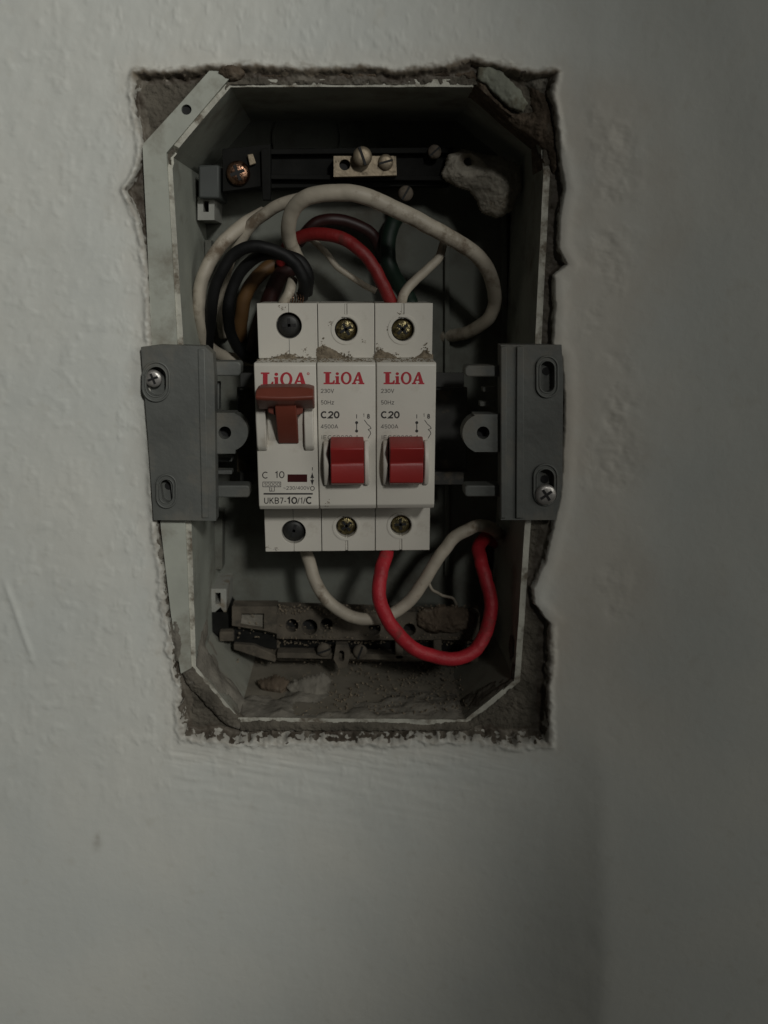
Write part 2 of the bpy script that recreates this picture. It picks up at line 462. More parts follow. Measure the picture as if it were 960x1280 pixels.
patch = np.clip(smoothside * 0 + sstep(30 + 120 * 1.0, 20, np.abs(X - 745) + 160 * (fbm(X / 70, Y_ / 90, 25, 4) + 0.08)) * sstep(60, 130, Y_) * sstep(1010, 760, Y_) * sstep(672, 700, X), 0, 1) * 0.55
patch = np.clip(patch + 0.25 * sstep(40, 5, sd + 30 * fbm(X / 20, Y_ / 20, 35, 3)) * (sd > 0), 0, 1)

rows, cols = X.shape
idx = np.arange(rows * cols).reshape(rows, cols)
quads = np.stack([idx[:-1, :-1], idx[:-1, 1:], idx[1:, 1:], idx[1:, :-1]], -1).reshape(-1, 4)
sdr = poly_sd(X, Y_, RIM)
def fmean(a): return (a[:-1, :-1] + a[:-1, 1:] + a[1:, 1:] + a[1:, :-1]).reshape(-1) / 4
fsd = fmean(sd); fr = fmean(sdr)
keep = fr > -5
def grid_obj(name, mask, material):
    q = quads[mask]
    used, inv = np.unique(q, return_inverse=True)
    me = bpy.data.meshes.new(name)
    co = np.stack([wx.ravel()[used], Yd.ravel()[used], wz.ravel()[used]], -1).astype(np.float32)
    me.vertices.add(len(used)); me.vertices.foreach_set('co', co.ravel())
    me.loops.add(q.size); me.loops.foreach_set('vertex_index', inv.reshape(-1).astype(np.int32))
    me.polygons.add(len(q)); me.polygons.foreach_set('loop_start', np.arange(0, q.size, 4, dtype=np.int32))
    me.polygons.foreach_set('loop_total', np.full(len(q), 4, np.int32))
    me.polygons.foreach_set('use_smooth', np.ones(len(q), bool))
    for nm, arr in (('patch', patch), ('grime', grime), ('rag', rag), ('sdist', sdist)):
        at = me.attributes.new(nm, 'FLOAT', 'POINT'); at.data.foreach_set('value', arr.ravel()[used].astype(np.float32))
    me.update(); me.validate()
    me.materials.append(material)
    o = bpy.data.objects.new(name, me); COL.objects.link(o); o['kind'] = 'structure'
    return o
wall = grid_obj('wall', keep & (fsd > -12), M['wall'])
bed = grid_obj('mortar_recess', keep & (fsd <= -12), M['mortar'])
bed['label'] = 'rough grey brown mortar bed in the hole cut round the box'

# ------------------------------------------------------------------ flush box
YB = 0.047
box = thing('junction_box', 'recessed off white plastic wall box with cut corners, open and dusty', 'electrical box', U(440, 906, YB))
def dense(loop, step=7):
    out = []
    n = len(loop)
    for i in range(n):
        a = Vector(loop[i]); b = Vector(loop[(i + 1) % n]); k = max(1, int((b - a).length / step))
        for j in range(k): out.append(tuple(a + (b - a) * j / k))
    return out
def inset(loop, d):
    n = len(loop); out = []
    cx = sum(p[0] for p in loop) / n; cz = sum(p[1] for p in loop) / n
    for i in range(n):
        p0 = Vector(loop[i - 1]); p1 = Vector(loop[i]); p2 = Vector(loop[(i + 1) % n])
        e1 = (p1 - p0).normalized(); e2 = (p2 - p1).normalized()
        n1 = Vector((-e1.y, e1.x)); n2 = Vector((-e2.y, e2.x))
        if (Vector((cx, cz)) - p1).dot(n1) < 0: n1 = -n1
        if (Vector((cx, cz)) - p1).dot(n2) < 0: n2 = -n2
        m = (n1 + n2); m = m / max(0.3, m.length_squared) * 2
        out.append(tuple(p1 + m * d))
    return out
rimw = [Vector(p) for p in px2w(RIM, 0.0015)]
outer_l = [tuple(p) for p in rimw]
inner_l = inset(outer_l, 0.0019)
back_in = inset(outer_l, 0.0032)
def dl(l): # densify matching loops
    out = []
    n = len(l)
    for i in range(n):
        a = Vector(l[i]); b = Vector(l[(i + 1) % n])
        k = max(1, int((rimw[(i + 1) % n] - rimw[i]).length / 0.0016))
        for j in range(k): out.append(tuple(a + (b - a) * j / k))
    return out
OL, IL, BL = dl(outer_l), dl(inner_l), dl(back_in)
bm = bmesh.new(); n = len(OL)
def front_y(i):
    x, z = OL[i]
    v = 0.0014 + 0.0009 * float(fbm(np.array(i / 4.0), np.array(0.5), 77, 4))
    if Vector((x, z) ).length and (Vector(OL[i]) - Vector(outer_l[0])).length < 0.0032: v += 0.0025
    if z > U(0 + 440, 112, 0).z: v += 0.0003 + 0.0012 * max(0, float(fbm(np.array(i / 3.0), np.array(3.5), 78, 3)))
    if x > U(600, 100, 0).x and z > U(690, 210, 0).z: v += 0.0022
    return v
fy = [front_y(i) for i in range(n)]
loops = []
for L_, yy in ((OL, None), (IL, None), (BL, YB), (inset_dummy := OL, YB)):
    ring = []
    for i in range(n):
        x, z = L_[i]
        ring.append(bm.verts.new((x, fy[i] if yy is None else yy, z)))
    loops.append(ring)
mid = []
for i in range(n):   # a step half way down the inner face, as moulded
    pass
rim_faces = []
for a, b in ((0, 1), (1, 2), (3, 0)):
    for i in range(n):
        j = (i + 1) % n
        f = bm.faces.new((loops[a][i], loops[a][j], loops[b][j], loops[b][i]))
        if a == 0: rim_faces.append(f)
bmesh.ops.recalc_face_normals(bm, faces=bm.faces)
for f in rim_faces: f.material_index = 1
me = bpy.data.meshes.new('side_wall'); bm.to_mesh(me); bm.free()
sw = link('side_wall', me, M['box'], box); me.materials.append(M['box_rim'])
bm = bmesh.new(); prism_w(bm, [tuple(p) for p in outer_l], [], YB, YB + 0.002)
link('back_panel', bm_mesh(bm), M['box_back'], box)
# flat flange on the left and the upper left corner, with its screw hole
FL = [(178, 181), (222, 133), (262, 88), (300, 84), (284, 101), (250, 141), (208, 191), (222, 440), (232, 660), (239, 835), (226, 842), (214, 770), (201, 660), (190, 440), (184, 300)]
plate('flange', FL, 0.0004, 0.0035, M['flange'], box, holes=[circ(233, 137, 6.5)], bevel=0.0003)
bm = bmesh.new(); prism(bm, circ(233, 137, 7.5), 0.0014, 0.0017); link('screw_hole', bm_mesh(bm), M['hole'], box)
# knock-out rings pressed in the back
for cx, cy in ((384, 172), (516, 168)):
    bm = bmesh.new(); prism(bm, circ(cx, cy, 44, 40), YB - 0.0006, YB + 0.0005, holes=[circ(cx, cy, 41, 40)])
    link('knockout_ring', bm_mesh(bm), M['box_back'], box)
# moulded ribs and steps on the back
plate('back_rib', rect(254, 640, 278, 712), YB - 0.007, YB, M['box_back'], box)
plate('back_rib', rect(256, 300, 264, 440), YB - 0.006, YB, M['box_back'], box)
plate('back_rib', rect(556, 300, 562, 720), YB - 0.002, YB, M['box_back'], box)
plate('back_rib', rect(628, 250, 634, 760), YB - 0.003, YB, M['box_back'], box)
# entry hole on the right for the lower cables
bm = bmesh.new(); prism(bm, circ(628, 690, 22, 30, 28), YB - 0.0004, YB + 0.0003); link('entry_hole', bm_mesh(bm), M['hole'], box)
for y0 in (246, 736):
    x0 = 247 if y0 < 400 else 262
    plate('slotted_lug', rect(x0, y0, x0 + 21, y0 + 29), 0.030, YB, M['white_clip'], box, holes=[rect(x0 + 7, y0 + 5, x0 + 14, y0 + 19)])

# lumps of mortar and plaster -------------------------------------------------
def lump(name, label, cat, outline, Y0, depth, m, seed, dome=0.6, parent=None, res=1.3, rough=0.0009, holes=()):
    """uneven splat: outline in photo pixels, lies on depth Y0 and rises towards the viewer"""
    xs = [p[0] for p in outline]; ys = [p[1] for p in outline]
    ax = np.arange(min(xs) - 3, max(xs) + 3, res); ay = np.arange(min(ys) - 3, max(ys) + 3, res)
    A, B = np.meshgrid(ax, ay)
    s = poly_sd(A, B, outline) + 3.5 * fbm(A / 6, B / 6, seed, 3)
    for hx, hy, hr in holes: s = np.maximum(s, hr - np.hypot(A - hx, B - hy))
    mx = max(4.0, -s.min())
    hgt = np.clip(-s / mx, 0, 1) ** dome * depth + rough * (1.6 * fbm(A / 9, B / 9, seed + 3, 5) + 1.3 * np.abs(fbm(A / 4, B / 4, seed + 8, 4))) * np.clip(-s / 3, 0, 1)
    bm = bmesh.new(); R, C = A.shape; vs = {}
    for i in range(R):
        for j in range(C):
            if s[i, j] < 0.8:
                p = U(A[i, j], B[i, j], Y0)
                vs[i, j] = bm.verts.new((p.x, Y0 - max(0.0, hgt[i, j]) if s[i, j] < 0 else Y0 + 0.0005, p.z))
    for i in range(R - 1):
        for j in range(C - 1):
            k = [(i, j), (i, j + 1), (i + 1, j + 1), (i + 1, j)]
            if all(q in vs for q in k): bm.faces.new([vs[q] for q in k])
    bound = [e for e in bm.edges if len(e.link_faces) == 1]
    r = bmesh.ops.extrude_edge_only(bm, edges=bound)
    for g in r['geom']:
        if isinstance(g, bmesh.types.BMVert): g.co.y += 0.0012
    bmesh.ops.delete(bm, geom=[v for v in bm.verts if not v.link_faces], context='VERTS')
    o = link(name, bm_mesh(bm), m, parent, smooth=True)
    if label: tag(o, label, cat)
    return o
lump('mortar_lump', 'round brown mortar blob on the upper left corner of the box rim', 'mortar lump',
     [(270, 84), (278, 76), (292, 74), (304, 82), (307, 94), (298, 101), (282, 101), (271, 95)], 0.0012, 0.0022, M['mortar_brown'], 5)
lump('mortar_smear', 'brown mortar smear along the broken upper right corner of the box', 'mortar smear',
     [(560, 92), (590, 84), (604, 96), (622, 122), (642, 142), (664, 140), (660, 108), (672, 108), (690, 130), (698, 165), (702, 205), (690, 222), (684, 190), (668, 176), (640, 158), (610, 128), (585, 104), (560, 103)],
     0.0032, 0.0030, M['mortar_brown'], 15)
lump('mortar_smear', 'thin strip of brown mortar along the top edge of the box', 'mortar smear',
     [(300, 90), (360, 91), (420, 88), (480, 90), (560, 84), (566, 98), (500, 97), (440, 100), (400, 96), (360, 99), (300, 98)], 0.0022, 0.0010, M['mortar_brown'], 25)
lump('flange_remnant', 'grey green flat remnant of the box flange at the upper right cut corner', 'flange remnant',
     [(598, 84), (612, 82), (626, 88), (638, 102), (650, 112), (660, 130), (654, 140), (640, 137), (622, 122), (608, 106), (596, 98)], 0.0010, 0.0012, M['moss'], 33, dome=0.3, rough=0.0004)
lump('plaster_crust', 'pale cracked plaster crust in the upper right corner of the hole', 'plaster crust',
     [(662, 96), (690, 88), (694, 100), (684, 112), (676, 124), (664, 120), (654, 106)], 0.0035, 0.0026, M['plaster'], 35)
lump('plaster_splat', 'lumpy grey plaster splat stuck on the right end of the upper bar', 'plaster splat',
     [(559, 193), (580, 187), (600, 192), (628, 196), (650, 208), (653, 236), (638, 266), (620, 273), (603, 266), (596, 250), (588, 238), (570, 234), (552, 222)],
     0.029, 0.0060, M['plaster_pale'], 45, holes=[(585, 202, 5.0)])
lump('plaster_crumb', 'flat crumb of plaster lying on the floor of the box', 'plaster crumb',
     [(358, 858), (380, 848), (404, 842), (414, 850), (410, 868), (396, 880), (378, 874), (362, 868)], 0.020, 0.0040, M['plaster'], 55)
lump('plaster_crumb', 'dark brown crumb left of the flat plaster crumb at the box floor', 'plaster crumb',
     [(322, 852), (345, 846), (362, 852), (358, 868), (336, 866), (324, 860)], 0.021, 0.0030, M['mortar_brown'], 56)
def wall_smear(name, label, cat, path, y0, y1, thick, m, seed, bias=0.10):
    """mortar stuck on the inner face of the box along px path points of the rim"""
    P = []
    for a, b in zip(path[:-1], path[1:]):
        k = max(2, int(math.hypot(b[0] - a[0], b[1] - a[1]) / 2))
        P += [(a[0] + (b[0] - a[0]) * i / k, a[1] + (b[1] - a[1]) * i / k) for i in range(k)]
    W_ = [Vector((p[0], p[1])) for p in px2w(P, 0.0015)]
    cen = Vector(((U(440, 500, 0).x), U(440, 500, 0).z))
    nv = 34; bm = bmesh.new(); vs = {}
    for i, w in enumerate(W_):
        a = W_[max(0, i - 3)]; b = W_[min(len(W_) - 1, i + 3)]; t_ = (b - a).normalized(); nn = Vector((-t_.y, t_.x))
        if (cen - w).dot(nn) < 0: nn = -nn
        for j in range(nv):
            v = j / (nv - 1); Yv = y0 + (y1 - y0) * v
            f = float(fbm(np.array(i / 20.0), np.array(j / 13.0), seed, 3))
            edge = min(1, min(v * 8, (1 - v) * 2.2), i / 6, (len(W_) - 1 - i) / 6)
            th = (f + bias) * 2.2 * thick * max(0.0, edge) - 0.00015
            if th > -0.0001:
                off = 0.0019 + 0.0013 * (Yv / YB) + max(th, -0.0001)
                vs[i, j] = bm.verts.new((w.x + nn.x * off, Yv, w.y + nn.y * off))
    for i in range(len(W_) - 1):
        for j in range(nv - 1):
            k = [(i, j), (i + 1, j), (i + 1, j + 1), (i, j + 1)]
            if all(q in vs for q in k): bm.faces.new([vs[q] for q in k])
    bmesh.ops.delete(bm, geom=[v for v in bm.verts if not v.link_faces], context='VERTS')
    o = link(name, bm_mesh(bm), m, None, smooth=True); tag(o, label, cat); return o
wall_smear('mortar_smear', 'long grey brown mortar smear on the floor and lower left cut corner inside the box', 'mortar smear',
     [(236, 800), (239, 835), (262, 865), (295, 902), (380, 904), (480, 905), (583, 906)], 0.0005, 0.024, 0.0024, M['plaster'], 65, 0.14)
lump('mortar_band', 'thin dirty mortar band over the bottom edge of the box rim', 'mortar smear',
     [(300, 902), (340, 900), (400, 903), (450, 901), (520, 905), (584, 902), (616, 880), (638, 860), (646, 870), (600, 906), (580, 914), (300, 914)], 0.0014, 0.0006, M['mortar'], 68, rough=0.0005)
lump('mortar_band', 'brown mortar band over the lower left cut corner of the box rim', 'mortar smear',
     [(226, 838), (240, 832), (256, 850), (282, 880), (304, 900), (300, 912), (282, 906), (256, 880), (234, 856)], 0.0016, 0.0012, M['mortar'], 67)
wall_smear('mortar_smear', 'patchy mortar stuck on the lower right cut corner inside the box', 'mortar smear',
     [(584, 906), (615, 882), (649, 853), (652, 800)], 0.0005, 0.016, 0.0018, M['mortar'], 75, 0.05)
wall_smear('mortar_smear', 'brown mortar stuck on the upper right cut corner inside the box', 'mortar smear',
     [(590, 99), (600, 99), (640, 134), (686, 172), (688, 215)], 0.0005, 0.016, 0.0016, M['mortar_brown'], 79, 0.12)
lump('mortar_crumb', 'brown crumb sticking out right of the right bracket top', 'mortar crumb',
     [(700, 452), (708, 456), (716, 460), (718, 470), (712, 474), (704, 474), (700, 468)], 0.0008, 0.0020, M['mortar_brown'], 85)
for i, (ol, lb) in enumerate((
    ([(192, 668), (200, 672), (206, 690), (202, 706), (194, 700)], 'small pale plaster scrap by the box edge just under the left bracket'),
    ([(200, 716), (207, 722), (207, 744), (200, 738)], 'pale plaster scrap lower on the left edge of the box'),
    ([(214, 770), (226, 775), (232, 800), (228, 830), (218, 826), (211, 796)], 'largest plaster scrap on the lower left edge of the box'))):
    lump('plaster_scrap', lb, 'plaster scrap', ol, 0.0012, 0.0012, M['plaster'], 95 + i, res=1.0, rough=0.0005)

# ------------------------------------------------------------------ brackets
def ang_circle(cx, cy, r, a0, a1, n=12):
    return [(cx + r * math.cos(math.radians(a0 + (a1 - a0) * i / n)), cy + r * math.sin(math.radians(a0 + (a1 - a0) * i / n))) for i in range(n + 1)]
def stadium(cx, cy, rx, ry, n=10, tilt=0.0):
    h = ry - rx; pts = []
    for i in range(n + 1):
        a = math.radians(180 + 180 * i / n); pts.append((cx + rx * math.cos(a), cy - h + rx * math.sin(a)))
    for i in range(n + 1):
        a = math.radians(180 * i / n); pts.append((cx + rx * math.cos(a), cy + h + rx * math.sin(a)))
    return [(x + (y - cy) * tilt, y) for x, y in pts]

def pan_screw(name, cx, cy, r, Y, m, parent, cross=True, slot_ang=30, h=0.0012):
    """domed head with a recess; r in photo px"""
    c = U(cx, cy, Y); rw = r * mmpx(cx, cy, Y)
    bm = bmesh.new()
    rings = []
    for rr, yy in ((1.0, 0.0), (1.0, -0.35), (0.88, -0.75), (0.62, -0.95), (0.30, -1.0)):
        rings.append([bm.verts.new((c.x + rr * rw * math.cos(a), Y + yy * h, c.z + rr * rw * math.sin(a))) for a in [2 * math.pi * k / 32 for k in range(32)]])
    for i in range(4):
        for k in range(32): bm.faces.new((rings[i][k], rings[i][(k + 1) % 32], rings[i + 1][(k + 1) % 32], rings[i + 1][k]))
    bm.faces.new(rings[-1])
    o = link(name, bm_mesh(bm), m, parent, smooth=True)
    bm = bmesh.new()
    for a in ([slot_ang, slot_ang + 90] if cross else [slot_ang]):
        a = math.radians(a); dx, dz = math.cos(a), math.sin(a)
        l = rw * (0.62 if cross else 0.93); w = rw * 0.13
        pts = [(c.x + dx * l - dz * w, c.z + dz * l + dx * w), (c.x - dx * l - dz * w, c.z - dz * l + dx * w),
               (c.x - dx * l + dz * w, c.z - dz * l - dx * w), (c.x + dx * l + dz * w, c.z + dz * l - dx * w)]
        prism_w(bm, pts, [], Y - h * 1.06 - (0.00002 if a > 1 else 0), Y - h * 0.2)
    link('drive_slot', bm_mesh(bm), M['hole'], o)
    return o

YF = -0.0030           # front face of brackets
def bracket(left):
    g = 'grey rail brackets either side of the breakers'
    if left:
        t = thing('rail_bracket', 'grey plastic rail bracket left of the breakers, lighter and screwed at its top', 'bracket', U(220, 650, 0.0), g)
        outer = [(176, 434), (200, 431), (256, 433), (266, 442), (268, 470), (270, 651), (192, 650), (186, 560)]
        slots = [stadium(195, 477, 12, 18), stadium(208, 614, 6.5, 14, tilt=0.12)]
        tab = [(252, 516), (294, 516)] + ang_circle(286, 540, 24, -70, 70) + [(294, 567), (258, 567)]
        hole = (281, 541, 8)
        arms = [rrect(256, 452, 301, 470, 5), rrect(262, 607, 312, 622, 4)]
        ribs = [rect(268, 572, 290, 577), rect(268, 588, 290, 593), rect(266, 478, 274, 512)]
    else:
        t = thing('rail_bracket', 'darker grey rail bracket right of the breakers with a steel screw at its foot', 'bracket', U(665, 650, 0.0), g)
        outer = [(626, 431), (702, 431), (704, 470), (703, 600), (700, 622), (695, 650), (626, 650)]
        slots = [stadium(684, 471, 8.5, 19), stadium(682, 606, 10, 19)]
        tab = [(634, 518), (592, 518)] + ang_circle(602, 542, 24, -110, -250)[0:] + [(592, 565), (634, 565)]
        hole = (604, 541, 8)
        arms = [rrect(581, 457, 634, 471, 5), rrect(581, 607, 634, 621, 4)]
        ribs = [rect(604, 484, 620, 490), rect(600, 502, 620, 508)]
    plate('mounting_plate', outer, YF, YF + 0.0058, M['bracket'], t, holes=slots, bevel=0.0004)
    # raised collars around the long holes
    for s, big in zip(slots, (5, 5)):
        cx = sum(p[0] for p in s) / len(s); cy = sum(p[1] for p in s) / len(s)
        rx = (max(p[0] for p in s) - min(p[0] for p in s)) / 2; ry = (max(p[1] for p in s) - min(p[1] for p in s)) / 2
        o2 = stadium(cx, cy, rx + 5, ry + 7); i2 = stadium(cx, cy, rx + 0.5, ry + 0.5)
        plate('slot_collar', o2, YF - 0.0004, YF + 0.0002, M['bracket'], t, holes=[i2])
        for kk, (gx_, gy_) in enumerate(((4.6, 6.4), (1.2, 1.2))):
            pth = [U(a_, b_, YF - 0.0004) for a_, b_ in stadium(cx, cy, rx + gx_, ry + gy_, 12)]
            bm = bmesh.new(); tube(bm, pth + pth[:2], 0.00033 if kk == 0 else 0.00022, 10, 0.0)
            link('collar_bead', bm_mesh(bm), M['bracket'], t, smooth=True)
        bm = bmesh.new(); prism(bm, stadium(cx, cy, rx + 1, ry + 1), YF + 0.0026, YF + 0.0035)
        link('slot_floor', bm_mesh(bm), M['bracket'], t)
        bm = bmesh.new(); prism(bm, circ(cx + (3 if left else -1), cy - 7, 5, 20), YF + 0.00235, YF + 0.0027)
        link('pilot_hole', bm_mesh(bm), M['hole'], t)
    # inner step with a groove
    xs = (240, 262) if left else (632, 640)
    if left:
        plate('inner_ridge', [(247, 436), (256, 436), (261, 648), (252, 648)], YF - 0.0003, YF + 0.0005, M['bracket'], t, bevel=0.0003)
    else:
        plate('inner_ridge', [(626, 433), (634, 433), (633, 648), (626, 648)], YF - 0.0012, YF + 0.0005, M['bracket'], t, bevel=0.0003)
        plate('outer_ridge', [(646, 433), (655, 433), (655, 648), (645, 648)], YF - 0.0009, YF + 0.0005, M['bracket'], t, bevel=0.0003)
    YT = 0.001 if left else -0.0018
    plate('screw_tab', tab, YT, YT + 0.006, M['bracket'], t, holes=[circ(*hole, 26)], bevel=0.0003)
    bm = bmesh.new(); prism(bm, circ(hole[0], hole[1], hole[2] + 1, 26), YT + 0.0045, YT + 0.0052); link('hole_floor', bm_mesh(bm), M['hole'], t)
    for a in arms: plate('rail_arm', a, YT + 0.002, YT + 0.0085, M['bracket'], t, bevel=0.0004)
    for a in ribs: plate('small_rib', a, YT + 0.009, YT + 0.013, M['bracket'], t, bevel=0.0002)
    return t
bl = bracket(True)
br = bracket(False)
def fixing(cx, cy, label, r, ang, dy=0.0014):
    t = thing('fixing_screw', label, 'screw', U(cx, cy, YF), 'steel screws of the brackets')
    pan_screw('screw_head', cx, cy, r, YF + dy, M['silver'], t, True, ang, 0.0011)
fixing(192, 473, 'steel cross head screw in the top slot of the left bracket', 11.0, 20, 0.0010)
fixing(682, 618, 'bright steel screw at the foot of the right bracket', 13.0, 35, -0.0006)
t = thing('brass_insert', 'brass glint inside the tab hole of the left bracket', 'insert', U(281, 541, 0.01))
bm = bmesh.new(); prism(bm, circ(279, 542, 6.5, 20), 0.0098, 0.0104); link('brass_ring', bm_mesh(bm), M['brass'], t)

# DIN rail behind
t = thing('din_rail', 'steel mounting rail running behind the breakers between the brackets', 'rail', U(440, 615, 0.03))
for a, y0, y1 in ((rect(300, 466, 580, 484), 0.022, 0.0232), (rect(300, 590, 580, 606), 0.022, 0.0232), (rect(296, 484, 584, 590), 0.029, 0.0302)):
    plate('rail_lip' if y0 < 0.025 else 'rail_web', a, y0, y1, M['rail'], t, bevel=0.0002)
for yy in (484.5, 589):
    plate('rail_side', rect(300, yy, 580, yy + 3), 0.0233, 0.0289, M['rail'], t, bevel=0)

# ------------------------------------------------------------------ breakers
BF = -0.0040         # breaker nose front
BS = BF + 0.0145     # shoulder face
def zof(py, Y): return U(440, py, Y).z
Z_T0, Z_T1 = zof(453, BF), zof(637, BF)
Z_A, Z_B = zof(379, BS), zof(688.5, BS)

def arc(cx, cy, rx, ry, a0, a1, n=10):
    return [(cx + rx * math.cos(math.radians(a0 + (a1 - a0) * i / n)), cy + ry * math.sin(math.radians(a0 + (a1 - a0) * i / n))) for i in range(n + 1)]
GL = {   # width, strokes (y up, cap height 1)
 '0': (.56, [arc(.28, .5, .24, .46, 0, 360, 20)]),
 '1': (.36, [[(.06, .76), (.24, .96), (.24, 0)]]),
 '2': (.56, [arc(.28, .70, .22, .26, 170, -30, 10) + [(.06, .04), (.52, .04)]]),
 '3': (.56, [arc(.27, .72, .20, .24, 160, -80, 9) + arc(.27, .27, .23, .24, 85, -160, 10)]),
 '4': (.56, [[(.40, 0), (.40, .96), (.04, .27), (.54, .27)]]),
 '5': (.56, [[(.48, .96), (.13, .96), (.09, .52)] + arc(.27, .31, .23, .28, 130, -150, 10)]),
 '6': (.56, [arc(.30, .62, .22, .34, 40, 180, 8) + [(.07, .35)], arc(.29, .30, .22, .27, 0, 360, 16)]),
 '7': (.54, [[(.05, .95), (.50, .95), (.22, 0)]]),
 '8': (.56, [arc(.28, .73, .19, .22, 0, 360, 16), arc(.28, .27, .23, .25, 0, 360, 16)]),
 '9': (.56, [arc(.28, .68, .22, .27, 0, 360, 16), [(.50, .66)] + arc(.27, .38, .22, .34, 0, -140, 8)]),
 'C': (.72, [arc(.38, .5, .31, .46, 48, 312, 18)]),
 'U': (.70, [[(.09, 1), (.09, .34)] + arc(.35, .32, .26, .28, 180, 360, 10) + [(.61, 1)]]),
 'K': (.68, [[(.09, 0), (.09, 1)], [(.60, 1), (.10, .42)], [(.26, .58), (.64, 0)]]),
 'B': (.66, [[(.09, 0), (.09, .96), (.34, .96)] + arc(.36, .74, .20, .22, 90, -90, 8) + [(.09, .52)], [(.36, .52)] + arc(.36, .28, .24, .24, 90, -90, 8) + [(.09, .04)]]),
 'V': (.64, [[(.04, 1), (.32, .03), (.60, 1)]]),
 'A': (.66, [[(.03, 0), (.33, .97), (.63, 0)], [(.14, .33), (.52, .33)]]),
 'H': (.70, [[(.09, 0), (.09, 1)], [(.61, 0), (.61, 1)], [(.09, .52), (.61, .52)]]),
 'z': (.50, [[(.06, .68), (.44, .68), (.05, .05), (.46, .05)]]),
 'I': (.22, [[(.11, 0), (.11, 1)]]),
 'E': (.60, [[(.54, .96), (.09, .96), (.09, .04), (.55, .04)], [(.09, .52), (.50, .52)]]),
 '-': (.36, [[(.05, .38), (.31, .38)]]),
 '/': (.32, [[(.02, -.02), (.30, 1.0)]]),
 '~': (.56, [[(.04, .42), (.14, .54), (.28, .46), (.42, .38), (.52, .50)]]),
}
def print_text(name, s, px, py, h, parent, m, width=None, bold=0.0, Y=None):
    """baseline-left at (px,py); cap height h px; optional total width px; letters are flat print"""
    Y = BF - 0.00003 if Y is None else Y
    gap = 0.10
    tot = sum(GL[c][0] for c in s) + gap * (len(s) - 1)
    sx = (width / tot) if width else h
    sw = h * (0.15 + bold * 4.0)
    bm = bmesh.new(); x = px
    for c in s:
        w, strokes = GL[c]
        for st in strokes:
            pts = [Vector((x + a * sx, py - b * (h - 0.0))) for a, b in st]
            L_, R_ = [], []
            for i, p in enumerate(pts):
                d0 = (p - pts[i - 1]).normalized() if i else (pts[1] - p).normalized()
                d1 = (pts[i + 1] - p).normalized() if i < len(pts) - 1 else d0
                n0 = Vector((-d0.y, d0.x)); n1 = Vector((-d1.y, d1.x)); mm = n0 + n1
                mm = mm / max(0.35, mm.length_squared) * 2 * sw / 2
                L_.append(p + mm); R_.append(p - mm)
            for i in range(len(pts) - 1):
                q = [L_[i], L_[i + 1], R_[i + 1], R_[i]]
                vs = [bm.verts.new(U(v[0], v[1], Y)) for v in q]
                bm.faces.new(vs)
        x += (w + gap) * sx
    for f in bm.faces:
        f.normal_update()
        if f.normal.y > 0: f.normal_flip()
    me = bpy.data.meshes.new(name); bm.to_mesh(me); bm.free()
    return link(name, me, m, parent)

def logo(parent, x0, y0, w, h, m, reg=False, thin=0.0):
    """slab-serif LiOA word mark as flat print, box in photo px"""
    Y = BF - 0.00004
    bm = bmesh.new()
    def q(pts, holes=()):
        f = lambda l: [(x0 + a * w, y0 + b * h) for a, b in l]
        prism_w(bm, px2w(f(pts), Y), [px2w(f(hh), Y) for hh in holes], Y, BF + 0.00002)
    s = 0.055 - thin     # stem half measure
    # L
    q([(0, 0), (0.19, 0), (0.19, 0.12), (0.15, 0.12), (0.15, 0.86), (0.22, 0.84), (0.245, 0.68), (0.28, 0.68), (0.27, 1.0), (0.0, 1.0), (0.0, 0.88), (0.045, 0.88), (0.045, 0.12), (0.0, 0.12)])
    # i
    q([(0.29, 0.34), (0.38, 0.34), (0.38, 0.88), (0.41, 0.88), (0.41, 1.0), (0.28, 1.0), (0.28, 0.88), (0.305, 0.88), (0.305, 0.45), (0.29, 0.45)])
    q([(0.34 + 0.042 * math.cos(t), 0.14 + 0.12 * math.sin(t)) for t in [2 * math.pi * i / 14 for i in range(14)]])
    # O
    oc = lambda rx, ry: [(0.56 + rx * math.cos(2 * math.pi * i / 30), 0.5 + ry * math.sin(2 * math.pi * i / 30)) for i in range(30)]
    q(oc(0.135, 0.52), [oc(0.072 + thin, 0.38)])
    # A
    q([(0.845, 0), (0.90, 0), (0.985, 0.88), (1.01, 0.88), (1.01, 1.0), (0.86, 1.0), (0.86, 0.88), (0.89, 0.88), (0.877, 0.72), (0.80, 0.72), (0.782, 0.88),
       (0.81, 0.88), (0.81, 1.0), (0.70, 1.0), (0.70, 0.88), (0.725, 0.88)],
      [[(0.855, 0.27), (0.870, 0.60), (0.815, 0.60)]])
    if reg: q([(1.04 + 0.03 * math.cos(t), 0.10 + 0.10 * math.sin(t)) for t in [2 * math.pi * i / 12 for i in range(12)]],
              [[(1.04 + 0.015 * math.cos(t), 0.10 + 0.05 * math.sin(t)) for t in [2 * math.pi * i / 12 for i in range(12)]]])
    return link('word_mark', bm_mesh(bm), m, parent)

def strip(bm, pts, wpx, Y):
    """flat printed line through px points"""
    for a, b in zip(pts[:-1], pts[1:]):
        a = Vector(a); b = Vector(b); d = (b - a).normalized(); nrm = Vector((-d.y, d.x)) * wpx / 2
        prism_w(bm, px2w([a + nrm, b + nrm, b - nrm, a - nrm], Y), [], Y, BF + 0.00002)

